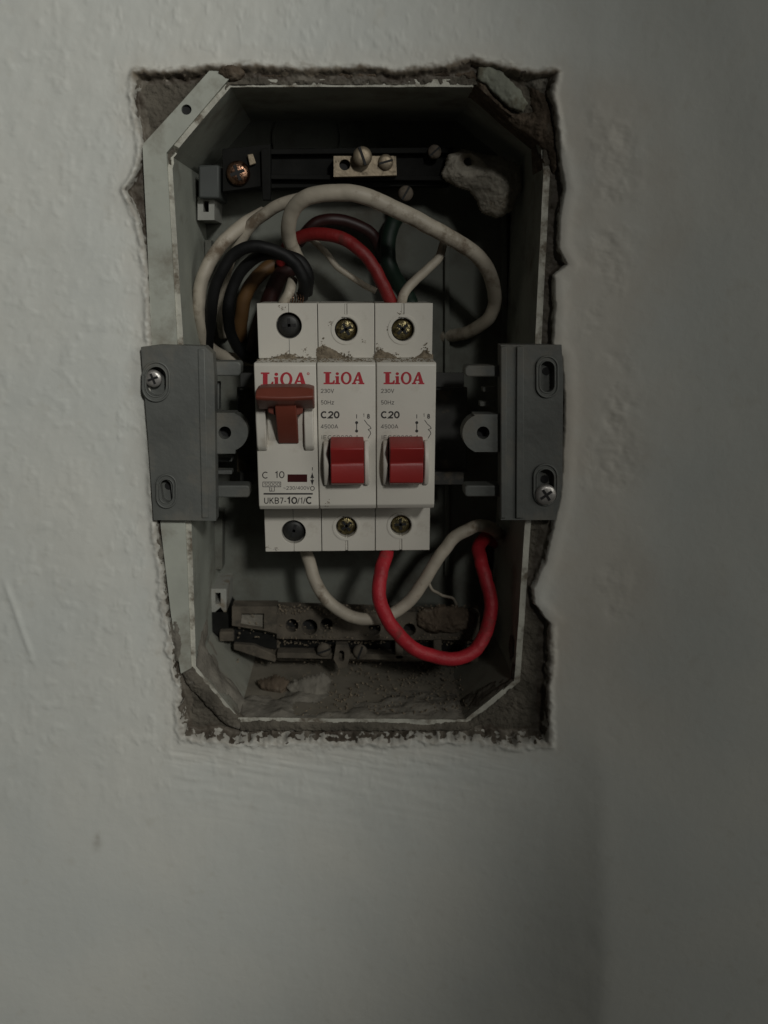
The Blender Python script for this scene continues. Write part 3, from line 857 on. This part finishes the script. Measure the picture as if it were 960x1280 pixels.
def cover_outline(x0, x1, yt, yb, cx, cy, r, slot, up):
    """terminal cover with a keyhole: circle (cx,cy,r) joined by a slot to the outer edge"""
    a = math.asin(slot / 2 / r)
    pts = []
    n = 26
    if up:
        pts += [(x0, yb), (x0, yt), (cx - slot / 2, yt)]
        for i in range(n + 1):
            t = -math.pi / 2 - a - (2 * math.pi - 2 * a) * i / n
            pts.append((cx + r * math.cos(t), cy + r * math.sin(t)))
        pts += [(cx + slot / 2, yt), (x1, yt), (x1, yb)]
    else:
        pts += [(x1, yt), (x1, yb), (cx + slot / 2, yb)]
        for i in range(n + 1):
            t = math.pi / 2 - a - (2 * math.pi - 2 * a) * i / n
            pts.append((cx + r * math.cos(t), cy + r * math.sin(t)))
        pts += [(cx - slot / 2, yb), (x0, yb), (x0, yt)]
    return pts

def px_at(xw, py, Y):
    """photo x of world x on row py at depth Y"""
    a, b = 0.0, 960.0
    for _ in range(40):
        m = (a + b) / 2
        if U(m, py, Y).x < xw: a = m
        else: b = m
    return (a + b) / 2

GAP = 0.00012
def breaker(pxl, pxr, label, group, style, top, bot):
    xl = U(pxl, 453, BF).x + GAP; xr = U(pxr, 453, BF).x - GAP
    t = thing('circuit_breaker', label, 'circuit breaker', (( xl + xr) / 2, 0.038, Z_B), group)
    mt = M['breaker']
    # body core (behind the terminal covers)
    bm = bmesh.new()
    profile_x(bm, xl, xr, [(BS + 0.003, Z_A), (0.038, Z_A), (0.038, Z_B), (BS + 0.003, Z_B)])
    link('body', bm_mesh(bm), mt, t, bevel=0.0002)
    # nose
    bm = bmesh.new()
    s = 0.0006
    profile_x(bm, xl, xr, [(BF + s, Z_T0), (BF, Z_T0 - s * 1.3), (BF, Z_T1 + s * 2.4), (BF + s * 2, Z_T1), (BS + 0.0029, Z_T1), (BS + 0.0029, Z_T0)])
    link('nose', bm_mesh(bm), mt, t, bevel=0.00035, seg=3)
    # terminal covers with keyholes
    for (cx, cy, r), up in ((top, True), (bot, False)):
        ya, yb = (379, 449) if up else (622, 688.5)
        za, zb = (Z_A, Z_T0 + 0.0001) if up else (Z_T1 - 0.0001, Z_B)
        k = mmpx(cx, cy, BS); c = U(cx, cy, BS); rw = r * k
        slot = (0.4 if style == 'main' else 3.2) * k
        # build outline directly in world (z up)
        a = math.asin(slot / 2 / rw); pts = []; nn = 30
        cxw, czw = c.x + (0.0 if style == 'main' else 0.0), c.z
        ztop, zbot = za, zb
        if up:
            pts += [(xl, zbot), (xl, ztop), (cxw - slot / 2, ztop)]
            for i in range(nn + 1):
                q = math.pi / 2 + a + (2 * math.pi - 2 * a) * i / nn; pts.append((cxw + rw * math.cos(q), czw + rw * math.sin(q)))
            pts += [(cxw + slot / 2, ztop), (xr, ztop), (xr, zbot)]
        else:
            pts += [(xr, ztop), (xr, zbot), (cxw + slot / 2, zbot)]
            for i in range(nn + 1):
                q = -math.pi / 2 + a + (2 * math.pi - 2 * a) * i / nn; pts.append((cxw + rw * math.cos(q), czw + rw * math.sin(q)))
            pts += [(cxw - slot / 2, zbot), (xl, zbot), (xl, ztop)]
        bm = bmesh.new(); prism_w(bm, pts, [], BS, BS + 0.0029)
        link('terminal_cover', bm_mesh(bm), mt, t, bevel=0.00012)
        if style != 'main':
            # filler lying a little below the cover in the slot, and the raised ring round the hole
            z0, z1 = (czw + rw * 0.96, ztop - 0.0002) if up else (zbot + 0.0002, czw - rw * 0.96)
            bm = bmesh.new(); prism_w(bm, [(cxw - slot / 2 + 0.0001, z0), (cxw + slot / 2 - 0.0001, z0), (cxw + slot / 2 - 0.0001, z1), (cxw - slot / 2 + 0.0001, z1)], [], BS + 0.0003, BS + 0.0029)
            link('slot_key', bm_mesh(bm), mt, t)
            ring = lambda q: [(cxw + q * math.cos(2 * math.pi * i / 36), czw + q * math.sin(2 * math.pi * i / 36)) for i in range(36)]
            bm = bmesh.new(); prism_w(bm, ring(rw * 1.30), [ring(rw * 1.06)], BS - 0.00022, BS + 0.0001)
            link('hole_ring', bm_mesh(bm), mt, t, bevel=0.00012)
        else:
            # thin joint line of the moulding on the other side of the hole
            z0, z1 = (zbot + 0.0003, czw - rw - 0.0001) if up else (czw + rw + 0.0001, ztop - 0.002)
            bm = bmesh.new(); prism_w(bm, [(cxw - 0.00008, z0), (cxw + 0.00008, z0), (cxw + 0.00008, z1), (cxw - 0.00008, z1)], [], BS - 0.00001, BS + 0.0001)
            link('joint_line', bm_mesh(bm), M['ink_grey'], t)
        # screw down in the hole
        dark = style == 'main'
        depth = BS + 0.0026
        bm = bmesh.new(); prism_w(bm, [(cxw + rw * 0.98 * math.cos(2 * math.pi * i / 24), czw + rw * 0.98 * math.sin(2 * math.pi * i / 24)) for i in range(24)], [], depth, depth + 0.0002)
        link('terminal_well', bm_mesh(bm), M['hole'], t)
        h = U(cx, cy, depth)
        scx = px_at(cxw, cy, depth); dcy = cy
        # photo row of czw at depth
        a0, a1 = U(cx, cy - 20, depth).z, U(cx, cy + 20, depth).z
        dcy = cy - 20 + (czw - a0) / (a1 - a0) * 40
        pan_screw('terminal_screw', scx, dcy, r * (0.90 if not dark else 0.86), depth, M['steel_dark'] if dark else M['brass'], t, True, 25 + 17 * (cx % 7), 0.0013)
    return t, xl, xr

def bxz(*l): return l

# --- the tall-lever breaker
t1, xl, xr = breaker(316.5, 395.5, 'left breaker of the three with a dark red lever pushed up', 'circuit breakers on the rail', 'main', (361, 407, 16.2), (367, 665, 15.2))
for x0, x1 in ((321, 333.5), (380.5, 392.5)):
    x0w, x1w = U(x0, 530, BF).x, U(x1, 530, BF).x
    za, zb = zof(486, BF), zof(563, BF)
    bm = bmesh.new()
    profile_x(bm, x0w, x1w, [(BF + 0.0002, za), (BF - 0.0016, za - 0.001), (BF - 0.0030, (za + zb) / 2), (BF - 0.0022, zb + 0.0022), (BF - 0.0012, zb + 0.0006), (BF + 0.0002, zb)])
    link('lever_guard', bm_mesh(bm), M['breaker'], t1, bevel=0.0004, seg=3)
bm = bmesh.new()
x0w, x1w = U(334.5, 530, BF).x, U(379.5, 530, BF).x
profile_x(bm, x0w, x1w, [(BF + 0.0002, zof(488, BF)), (BF - 0.0015, zof(500, BF)), (BF - 0.0004, zof(545, BF)), (BF + 0.0002, zof(553, BF))])
link('lever_seat', bm_mesh(bm), M['breaker'], t1, bevel=0.0002)
bm = bmesh.new()
yn = BF - 0.0052
x0w, x1w = U(345.5, 530, yn).x, U(371.5, 530, yn).x
profile_x(bm, x0w, x1w, [(BF + 0.0001, zof(489, BF)), (BF - 0.0090, zof(500, BF - 0.009)), (BF - 0.0085, zof(513, BF - 0.0085)), (BF - 0.0030, zof(545, BF - 0.003)), (BF - 0.0006, zof(554, BF - 0.0006)), (BF + 0.0001, zof(553, BF))])
lev = link('lever', bm_mesh(bm), M['red_dark'], t1, bevel=0.0005, seg=3)
bm = bmesh.new()
yh = BF - 0.0100
x0w, x1w = U(320, 498, yh - 0.001).x, U(392, 498, yh - 0.001).x
# head: wide bar, slightly bowed, bevelled lower face
ns = 10; prof_rows = []
for i in range(ns + 1):
    u = i / ns; x = x0w + (x1w - x0w) * u; bow = (1 - (2 * u - 1) ** 2)
    drop = 0.0006 * abs(2 * u - 1) ** 6
    zt = zof(482, yh) - drop; zb = zof(511, yh + 0.0052)
    zm = zof(497, yh - 0.003)
    prof_rows.append([(x, yh + 0.0060, zt), (x, yh - 0.0006 - 0.0003 * bow, zt - 0.0003), (x, yh - 0.0030 - 0.0004 * bow, zm + 0.0004 - 0.0004 * bow),
                      (x, yh - 0.0026 - 0.0002 * bow, zm - 0.0005 - 0.0004 * bow), (x, yh + 0.0052, zb), (x, yh + 0.0060, zb + 0.0004)])
vr = [[bm.verts.new(p) for p in r] for r in prof_rows]
for i in range(ns):
    for k in range(6):
        bm.faces.new((vr[i][k], vr[i + 1][k], vr[i + 1][(k + 1) % 6], vr[i][(k + 1) % 6]))
bm.faces.new(vr[0]); bm.faces.new(vr[-1])
link('lever_head', bm_mesh(bm), M['red_dark'], lev, bevel=0.0004, seg=3)
bm = bmesh.new(); prism(bm, [(334, 505), (379, 505), (378, 517), (370, 520), (346, 520), (335, 516)], BF - 0.0062, BF - 0.003)
link('lever_shoulder', bm_mesh(bm), M['red_dark'], lev, bevel=0.0003)
logo(t1, 326, 465.5, 57, 17, M['ink_red'], reg=True, thin=0.0)
print_text('rating_lettering', 'C', 327.5, 598, 8.2, t1, M['ink'], width=8.2)
print_text('rating_lettering', '10', 343.5, 597.5, 8.2, t1, M['ink'], width=12)
bm = bmesh.new(); prism(bm, rect(359.5, 593, 384, 602.5), BF - 0.00006, BF + 0.0001); link('indicator_window', bm_mesh(bm), M['window'], t1)
bm = bmesh.new()
for p in ([(328.5, 602.5), (351, 602.5)], [(328.5, 608.5), (351, 608.5)], [(328.5, 602.5), (328.5, 608.5)], [(351, 602.5), (351, 608.5)],
          [(337, 608.5), (337, 614)], [(343, 608.5), (343, 614)], [(337, 614), (343, 614)]): strip(bm, p, 0.8, BF - 0.00003)
link('capacity_mark', bm_mesh(bm), M['ink_grey'], t1)
print_text('capacity_lettering', '10000', 330, 607.6, 4.2, t1, M['ink_grey'], width=20)
print_text('capacity_lettering', '3', 338.2, 613.4, 3.6, t1, M['ink_grey'])
print_text('voltage_lettering', '~230/400V', 354, 612, 4.2, t1, M['ink_grey'], width=33)
bm = bmesh.new(); strip(bm, [(329.5, 617.3), (391, 617.3)], 2.0, BF - 0.00003); link('printed_line', bm_mesh(bm), M['ink'], t1)
print_text('type_lettering', 'UKB7-', 330, 629.5, 7.4, t1, M['ink'], width=28)
print_text('type_lettering', '10', 358.8, 629.5, 7.8, t1, M['ink'], width=12.5, bold=0.02)
print_text('type_lettering', '/1/', 371.8, 629.5, 7.4, t1, M['ink_grey'], width=10)
print_text('type_lettering', 'C', 382.3, 629.5, 8.2, t1, M['ink'], width=8.2, bold=0.02)
bm = bmesh.new()
strip(bm, [(390.5, 584), (390.5, 588)], 0.9, BF - 0.00003); strip(bm, [(390.3, 591), (390.3, 606)], 0.9, BF - 0.00003)
for pts in ([(390.3, 591), (392.6, 597.5), (388, 597.5)], [(390.3, 606.5), (392.6, 600), (388, 600)]): prism(bm, pts, BF - 0.00004, BF + 0.00002)
c1, c2 = circ(390.5, 610.5, 2.9, 16), circ(390.5, 610.5, 2.0, 16)
prism(bm, c1, BF - 0.00003, BF + 0.00002, holes=[c2])
link('switch_symbol', bm_mesh(bm), M['ink'], t1)

# --- the two alike breakers
def small_breaker(pl, pr, label, top, bot, dx, lx, tx):
    t, xl, xr = breaker(pl, pr, label, 'circuit breakers on the rail', 'small', top, bot)
    logo(t, lx, 465, 50.5, 15.3, M['ink_red'])
    print_text('voltage_lettering', '230V', 401 + dx, 491, 4.8, t, M['ink_grey'], width=16.5)
    print_text('frequency_lettering', '50Hz', 401 + dx, 505.5, 5.0, t, M['ink_grey'], width=16.5)
    print_text('rating_lettering', 'C20', 401 + dx, 522.5, 8.0, t, M['ink'], width=23, bold=0.022)
    print_text('capacity_lettering', '4500A', 401 + dx, 535.5, 4.8, t, M['ink_grey'], width=21.5)
    print_text('standard_lettering', 'IEC60898-1', 401.5 + dx, 549.0, 4.8, t, M['ink_grey'], width=46)
    bm = bmesh.new(); X0 = 445.8 + dx
    strip(bm, [(X0, 518), (X0, 523)], 0.9, BF - 0.00003)
    strip(bm, [(X0, 528), (X0, 539)], 1.0, BF - 0.00003)
    for yy in (528.3, 538.8): prism(bm, circ(X0, yy, 1.9, 14), BF - 0.00004, BF + 0.00002)
    link('switch_symbol', bm_mesh(bm), M['ink'], t)
    bm = bmesh.new(); Xs = 460 + dx
    strip(bm, [(Xs - 4.5, 525), (Xs - 1, 530), (Xs + 2.5, 533), (Xs + 4, 535.5), (Xs, 537), (Xs + 2.5, 539), (Xs + 3.5, 542), (Xs + 1, 546), (Xs, 548)], 0.8, BF - 0.00003)
    link('circuit_symbol', bm_mesh(bm), M['ink'], t)
    print_text('circuit_lettering', '1', Xs - 6, 521.0, 4.0, t, M['ink_grey'])
    print_text('circuit_lettering', '8', Xs - 1, 523.0, 5.4, t, M['ink_grey'], bold=0.02)
    # toggle, thrown down
    x0, x1 = tx
    yf = BF - 0.0085
    a, b = U(x0, 580, yf).x, U(x1, 580, yf).x
    bm = bmesh.new()
    profile_x(bm, a, b, [(BF + 0.0001, zof(546, BF)), (BF - 0.0030, zof(546.5, BF - 0.003)), (yf, zof(561, yf)), (yf + 0.0004, zof(566, yf)), (yf + 0.0022, zof(579, yf + 0.0022)), (yf + 0.0018, zof(583, yf + 0.0018)), (yf + 0.0024, zof(604, yf + 0.0024)), (yf + 0.005, zof(606, yf + 0.005)), (BF + 0.0001, zof(600, BF))])
    link('toggle', bm_mesh(bm), M['red'], t, bevel=0.0003, seg=3)
    yc = BF - 0.0032
    for (p0, p1) in ((x0 - 8.5, x0 - 2.0), (x1 + 0.5, x1 + 6.5)):
        a, b = U(p0, 580, yc).x, U(p1, 580, yc).x
        bm = bmesh.new()
        zs0, zs1 = zof(550, BF), zof(607, BF - 0.002)
        prof = [(BF + 0.0001, zs0)]
        for i in range(9):
            u = i / 8; prof.append((BF - 0.0042 * math.sin(math.pi * (0.12 + 0.76 * u)), zs0 + (zs1 - zs0) * u))
        prof.append((BF + 0.0001, zs1))
        profile_x(bm, a, b, prof)
        link('toggle_cheek', bm_mesh(bm), M['breaker'], t, bevel=0.0004, seg=3)
    return t
t2 = small_breaker(395.5, 470, 'middle breaker with a red toggle down, between the two others', (432.5, 412, 14.3), (433, 659, 13.2), 0, 404.5, (413, 455))
t3 = small_breaker(470, 546, 'right breaker of the three with a red toggle down', (503.5, 412, 14.3), (501, 657, 13.2), 75.2, 479.5, (487.5, 530))

# crumbs of dust on the shoulders and faces
for i, (ol, lb) in enumerate((
    ([(396, 452), (396, 436), (402, 431), (410, 434), (420, 438), (430, 446), (440, 452)], 'largest brown dust smudge above the middle breaker'),
    ([(466, 452), (468, 442), (476, 437), (486, 441), (498, 447), (505, 452)], 'brown dust smudge above the left half of the right breaker'),
    ([(332, 452), (345, 445), (362, 442), (378, 447), (394, 452)], 'low brown dust smudge above the left breaker'),
    ([(514, 452), (522, 444), (530, 438), (541, 444), (541, 452)], 'faint dust smudge above the right end of the right breaker'))):
    lump('dust_smudge', lb, 'dust', ol, BS - 0.00002, 0.0005, M['dust'], 300 + i, dome=0.5, res=0.7, rough=0.00035)
bm = bmesh.new()
def crumb(px, py, Y, r):
    c = U(px, py, Y)
    mtx = Matrix.Translation(c) @ Matrix.Rotation(random.random() * 6, 4, Vector((random.random(), random.random(), random.random())).normalized()) @ Matrix.Diagonal((r * random.uniform(.7, 1.5), r * random.uniform(.4, .8), r * random.uniform(.6, 1.2), 1))
    bmesh.ops.create_icosphere(bm, subdivisions=1, radius=1, matrix=mtx)
clusters = [(325, 395, 447, 4, 220), (345, 375, 445, 4, 110), (396, 412, 440, 9, 260), (408, 445, 446, 5, 230), (466, 482, 443, 8, 200), (478, 505, 448, 4, 110), (524, 541, 441, 9, 110), (505, 540, 448, 3, 80)]
for a, b, y, h, n_ in clusters:
    for _ in range(n_):
        x = random.triangular(a, b); yy = 450.5 - abs(random.gauss(0, 1)) * h * (1 - 0.6 * abs((x - (a + b) / 2) / ((b - a) / 2 + .01)))
        crumb(x, yy, BS - 0.00005 - random.random() * 0.0004, random.uniform(0.00008, 0.00030))
for a, b in ((322, 541),):
    for _ in range(420):
        v = U(random.uniform(a, b), 453, BF + random.uniform(0.001, 0.013))
        c = Vector((v.x, v.y, Z_T0 + 0.00005)); r = random.uniform(0.00008, 0.0003)
        bmesh.ops.create_icosphere(bm, subdivisions=1, radius=1, matrix=Matrix.Translation(c) @ Matrix.Diagonal((r * 1.3, r * 1.3, r * .7, 1)))
for cx, cy in ((413, 404), (486, 409), (454, 427), (381, 437), (352, 384), (500, 392), (438, 553), (410, 629), (335, 684), (345, 686)):
    for _ in range(16): crumb(cx + random.gauss(0, 1.8), cy + random.gauss(0, 1.6), (BS if cy < 450 or cy > 640 else BF) - 0.00005, random.uniform(0.00006, 0.00018))
for _ in range(900):
    x = random.uniform(292, 598); y = random.choice((random.uniform(756, 768), random.uniform(796, 806), random.uniform(756, 830)))
    crumb(x, y, 0.0258 - random.random() * 0.0006 if y < 798 else 0.030, random.uniform(0.00010, 0.00045))
zf = U(440, 903, 0.0015).z
for _ in range(700):
    v = U(random.uniform(300, 590), 880, 0.01); yy = random.uniform(0.003, 0.045)
    c = Vector((v.x * (1 - 0.03), yy, zf + 0.0019 + 0.0013 * yy / YB)); r = random.uniform(0.0001, 0.0005)
    bmesh.ops.create_icosphere(bm, subdivisions=1, radius=1, matrix=Matrix.Translation(c) @ Matrix.Rotation(random.random() * 6, 4, 'Y') @ Matrix.Diagonal((r * 1.4, r * 1.1, r * .6, 1)))
o = link('dust', bm_mesh(bm), M['dust'], None); tag(o, 'brown dust and crumbs on the breaker shoulders and the lower bar', kind='stuff')

# ------------------------------------------------------------------ cables
def wire(name, label, pts, r, m, k=12, wob=0.015, group=None, end=None):
    P = smooth_path([U(x, y, d) for x, y, d in pts], k)
    sd_ = len(COL.objects) * 3
    for i, p in enumerate(P):
        w_ = min(1, i / 8, (len(P) - 1 - i) / 8)
        for ax in range(3):
            p[ax] += w_ * (0.0011 * float(fbm(np.array(i / 13.0), np.array(ax * 7.3), sd_, 3)))
    bm = bmesh.new(); tube(bm, P, r, 18, wob)
    o = link(name, bm_mesh(bm), m, None, smooth=True)
    tag(o, label, 'wire', group)
    return o
wire('white_wire', 'thick cream wire arching over the top from above the left breaker to the right side',
     [(374, 328, .030), (364, 305, .024), (362, 280, .019), (372, 256, .015), (395, 243, .012), (430, 241, .011), (470, 250, .011), (515, 271, .012), (560, 295, .014), (595, 318, .017), (614, 345, .021), (618, 378, .028), (608, 402, .032), (582, 416, .040), (560, 420, .047), (545, 424, .052)],
     lambda u: 0.00215 + 0.0003 * math.sin(math.pi * min(1, u * 1.3)), M['w_white'])
wire('white_wire', 'thinner cream wire branching left under the arching cream wire',
     [(400, 246, .018), (372, 249, .019), (345, 258, .021), (320, 275, .024), (300, 300, .027), (284, 335, .032), (276, 380, .038), (280, 420, .044)], 0.00185, M['w_white'])
wire('white_wire', 'cream wire bowed along the far left wall of the box beside the black wires',
     [(330, 266, .030), (306, 281, .026), (280, 303, .022), (260, 333, .019), (250, 370, .019), (250, 402, .022), (256, 430, .029), (285, 448, .038), (320, 450, .042)], 0.0021, M['w_white'])
wire('black_wire', 'outer black wire looping left from the top of the left breaker',
     [(378, 372, .020), (381, 352, .016), (368, 330, .014), (345, 314, .013), (318, 308, .013), (292, 318, .014), (274, 345, .015), (264, 385, .018), (260, 420, .026), (262, 450, .034)], 0.0018, M['w_black'])
wire('black_wire', 'inner black wire looping left inside the outer black one',
     [(384, 366, .024), (384, 345, .018), (372, 324, .017), (345, 318, .018), (315, 325, .020), (295, 350, .022), (285, 385, .024), (290, 418, .030), (306, 445, .036), (335, 452, .040)], 0.0018, M['w_black'])
wire('bare_wire_end', 'stripped strand end of a wire entering the left breaker',
     [(352, 384, .018), (360, 368, .016), (366, 350, .020)], 0.0016, M['w_white'])
t = thing('copper_strands', 'bare copper strands showing above the left breaker', 'copper strands', U(368, 375, 0.018))
bm = bmesh.new()
for i in range(7):
    x = 358 + i * 3.2
    tube(bm, smooth_path([U(x, 366 + random.uniform(-2, 3), .016 + .0005 * i), U(x + 2, 373, .0155), U(x - 1, 383, .018)], 4), 0.00022, 6)
link('strand', bm_mesh(bm), M['copper'], t, smooth=True)['kind'] = 'stuff'
wire('red_wire', 'bright red wire curving down into the top of the right breaker',
     [(352, 330, .034), (362, 305, .029), (385, 293, .024), (415, 294, .020), (443, 306, .018), (462, 326, .017), (476, 350, .017), (487, 372, .018), (491, 390, .021)], 0.0020, M['w_red_dull'])
wire('maroon_wire', 'dark maroon wire deep behind the black loops',
     [(372, 330, .034), (350, 345, .034), (335, 380, .036), (322, 420, .040), (318, 455, .044)], 0.0027, M['w_darkred'])
wire('maroon_wire', 'dark maroon wire crossing behind the red one at the top',
     [(372, 304, .042), (395, 280, .041), (430, 276, .041), (462, 292, .042), (480, 325, .045)], 0.0020, M['w_darkred'])
wire('ochre_wire', 'dull ochre wire far behind the black loops',
     [(352, 325, .038), (330, 338, .037), (312, 360, .038), (302, 390, .040), (300, 425, .044)], 0.0023, M['w_ochre'])
wire('green_wire', 'dark green wire deep behind the red wire',
     [(500, 262, .044), (490, 285, .040), (484, 310, .037), (490, 340, .034), (510, 372, .028), (514, 388, .026)], 0.0026, M['w_green'])
wire('thin_wire', 'thin tan wire between the red wire and the breakers',
     [(388, 298, .032), (402, 311, .030), (422, 333, .028), (448, 352, .027), (470, 364, .026)], 0.0010, M['w_white'])
wire('white_wire', 'short cream wire entering the top of the right breaker',
     [(556, 300, .022), (548, 320, .021), (532, 338, .020), (514, 356, .019), (503, 374, .0175), (501, 388, .019)], lambda u: 0.0013 + 0.0003 * u, M['w_white'])
wire('white_wire', 'cream wire hanging in a loop below the breakers and up to the right',
     [(381, 680, .026), (386, 705, .020), (399, 736, .016), (420, 760, .013), (448, 773, .011), (480, 772, .011), (508, 755, .012), (530, 727, .012), (548, 697, .013), (568, 672, .014), (594, 657, .016), (614, 660, .022), (626, 672, .034), (632, 684, .050)], 0.0021, M['w_white'])
wire('red_wire', 'bright red wire looping below the breakers and up to the right',
     [(487, 676, .018), (480, 700, .010), (474, 728, .005), (478, 760, .003), (496, 792, .003), (525, 815, .004), (558, 824, .005), (588, 818, .007), (606, 796, .009), (613, 765, .011), (609, 728, .014), (601, 700, .018), (599, 682, .024), (610, 672, .034), (624, 680, .050)],
     0.0023, M['w_red'], k=14, wob=0.02)
wire('thin_wire', 'thin dark strand lying beside the lower cream wire',
     [(534, 722, .016), (540, 737, .018), (552, 744, .024), (566, 748, .030), (572, 760, .036)], 0.0005, M['w_white'])

# ------------------------------------------------------------------ upper terminal bar
tb = thing('terminal_bar', 'black upper terminal bar with brass screws across the top of the box', 'terminal bar', U(440, 265, 0.034))
plate('bar_body', [(282, 190), (560, 188), (562, 232), (282, 236)], 0.033, 0.040, M['bar'], tb)
plate('bar_edge', [(336, 186), (566, 184), (566, 191), (336, 193)], 0.030, 0.033, M['bar'], tb)
plate('bar_edge', [(336, 218), (590, 220), (590, 226), (336, 224)], 0.030, 0.033, M['bar'], tb)
plate('end_block', [(278, 186), (338, 180), (338, 232), (320, 234), (278, 240)], 0.028, 0.034, M['bar'], tb)
plate('end_post', [(326, 186), (338, 184), (338, 250), (328, 250)], 0.026, 0.029, M['bar'], tb)
plate('end_cover', rect(248, 206, 274, 248), 0.026, 0.045, M['clip'], tb, bevel=0.0006)
plate('metal_tag', [(309, 193), (316, 192), (320, 204), (312, 207)], 0.0262, 0.0272, M['brass_dull'], tb)
pan_screw('terminal_screw', 298, 217, 15, 0.028, M['copper'], tb, True, 20, 0.0025)
plate('brass_block', [(417, 195), (495, 195), (496, 219), (417, 221)], 0.026, 0.033, M['brass_dull'], tb, holes=[circ(431, 206, 7, 20)])
bm = bmesh.new(); prism(bm, circ(431, 206, 7.5, 20), 0.0285, 0.029); link('block_hole', bm_mesh(bm), M['hole'], tb)
pan_screw('slot_screw', 453, 196, 12, 0.0235, M['brass_dull'], tb, False, 110, 0.0018)
pan_screw('slot_screw', 482, 203, 9.5, 0.026, M['brass_dull'], tb, False, 15, 0.0014)
pan_screw('slot_screw', 543, 190, 8.5, 0.0295, M['brass_dark'], tb, False, 40, 0.0014)
pan_screw('slot_screw', 507, 242, 9.5, 0.033, M['brass_dark'], tb, False, 60, 0.0016)

# ------------------------------------------------------------------ lower terminal bar, thick with dust
lb = thing('terminal_bar', 'dusty lower terminal bar with holes above the floor of the box', 'terminal bar', U(440, 835, 0.03))
YL = 0.026
holes = [stadium(365, 782, 8, 8.5), stadium(387, 784, 10, 10), stadium(408, 781, 8, 8), stadium(468, 786, 8, 8), stadium(488, 786, 8, 8), stadium(512, 787, 8, 8)]
plate('bar_top', [(346, 760), (420, 762), (600, 768), (598, 800), (420, 800), (346, 798)], YL, YL + 0.006, M['bar_dusty'], lb, holes=holes, bevel=0.0004)
plate('bar_back', [(292, 800), (600, 800), (598, 828), (350, 826), (292, 812)], YL + 0.0050, YL + 0.011, M['bar_dusty'], lb, bevel=0.0003)
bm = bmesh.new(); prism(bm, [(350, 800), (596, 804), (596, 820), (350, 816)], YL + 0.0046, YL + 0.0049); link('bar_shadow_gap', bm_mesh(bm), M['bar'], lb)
for h in holes:
    cx = sum(p[0] for p in h) / len(h); cy = sum(p[1] for p in h) / len(h)
    bm = bmesh.new(); prism(bm, circ(cx, cy, 11, 20), YL + 0.0050, YL + 0.0054); link('hole_floor', bm_mesh(bm), M['hole'], lb)
plate('bar_lip', [(346, 816), (470, 818), (598, 822), (598, 828), (470, 825), (346, 823)], YL - 0.001, YL + 0.004, M['bar_dusty'], lb, bevel=0.0003)
for x in (500, 548): plate('bar_post', rect(x - 6, 800, x + 4, 824), YL - 0.001, YL + 0.004, M['bar_dusty'], lb, bevel=0.0003)
plate('end_block', [(290, 758), (346, 758), (346, 792), (330, 788), (290, 782)], YL - 0.002, YL + 0.004, M['bar_dusty'], lb, holes=[[(302, 767), (330, 767), (330, 787), (300, 782)]], bevel=0.0003)
plate('end_plate', [(302, 768), (330, 768), (330, 786), (300, 781)], YL + 0.0002, YL + 0.0034, M['plaster'], lb, bevel=0.0002)
plate('end_slot', [(292, 784), (346, 795), (346, 812), (292, 804)], YL + 0.003, YL + 0.004, M['bar'], lb)
plate('end_foot', [(292, 805), (318, 807), (346, 820), (344, 828), (322, 822), (292, 812)], YL + 0.001, YL + 0.005, M['bar_dusty'], lb, bevel=0.0003)
pan_screw('slot_screw', 405, 812, 9, YL - 0.001, M['bar_dusty'], lb, False, 20, 0.0016)
pan_screw('slot_screw', 450, 814, 9, YL - 0.001, M['bar_dusty'], lb, False, 70, 0.0016)
plate('wire_lug', [(420, 806), (434, 806), (438, 818), (434, 834), (424, 836), (417, 824)], YL - 0.004, YL - 0.001, M['bar_dusty'], lb, holes=[stadium(427, 820, 3.5, 7)], bevel=0.0003)
lump('dust_clump', 'grey brown wad of dust stuck on the right end of the lower bar', 'dust clump',
     [(520, 766), (550, 758), (580, 760), (596, 768), (594, 782), (574, 790), (540, 792), (522, 782)], YL - 0.0005, 0.0035, M['mortar_brown'], 205, rough=0.0014)
tc_ = thing('bar_clip', 'dark round clip holding the left end of the lower bar', 'clip', U(272, 800, 0.04))
plate('clip_body', [(262, 768), (276, 756), (286, 770), (288, 800), (276, 800), (264, 790)], 0.030, YB, M['bar'], tc_, bevel=0.0006)
plate('clip_foot', rect(274, 790, 292, 802), 0.027, 0.033, M['bar_dusty'], tc_, bevel=0.0004)
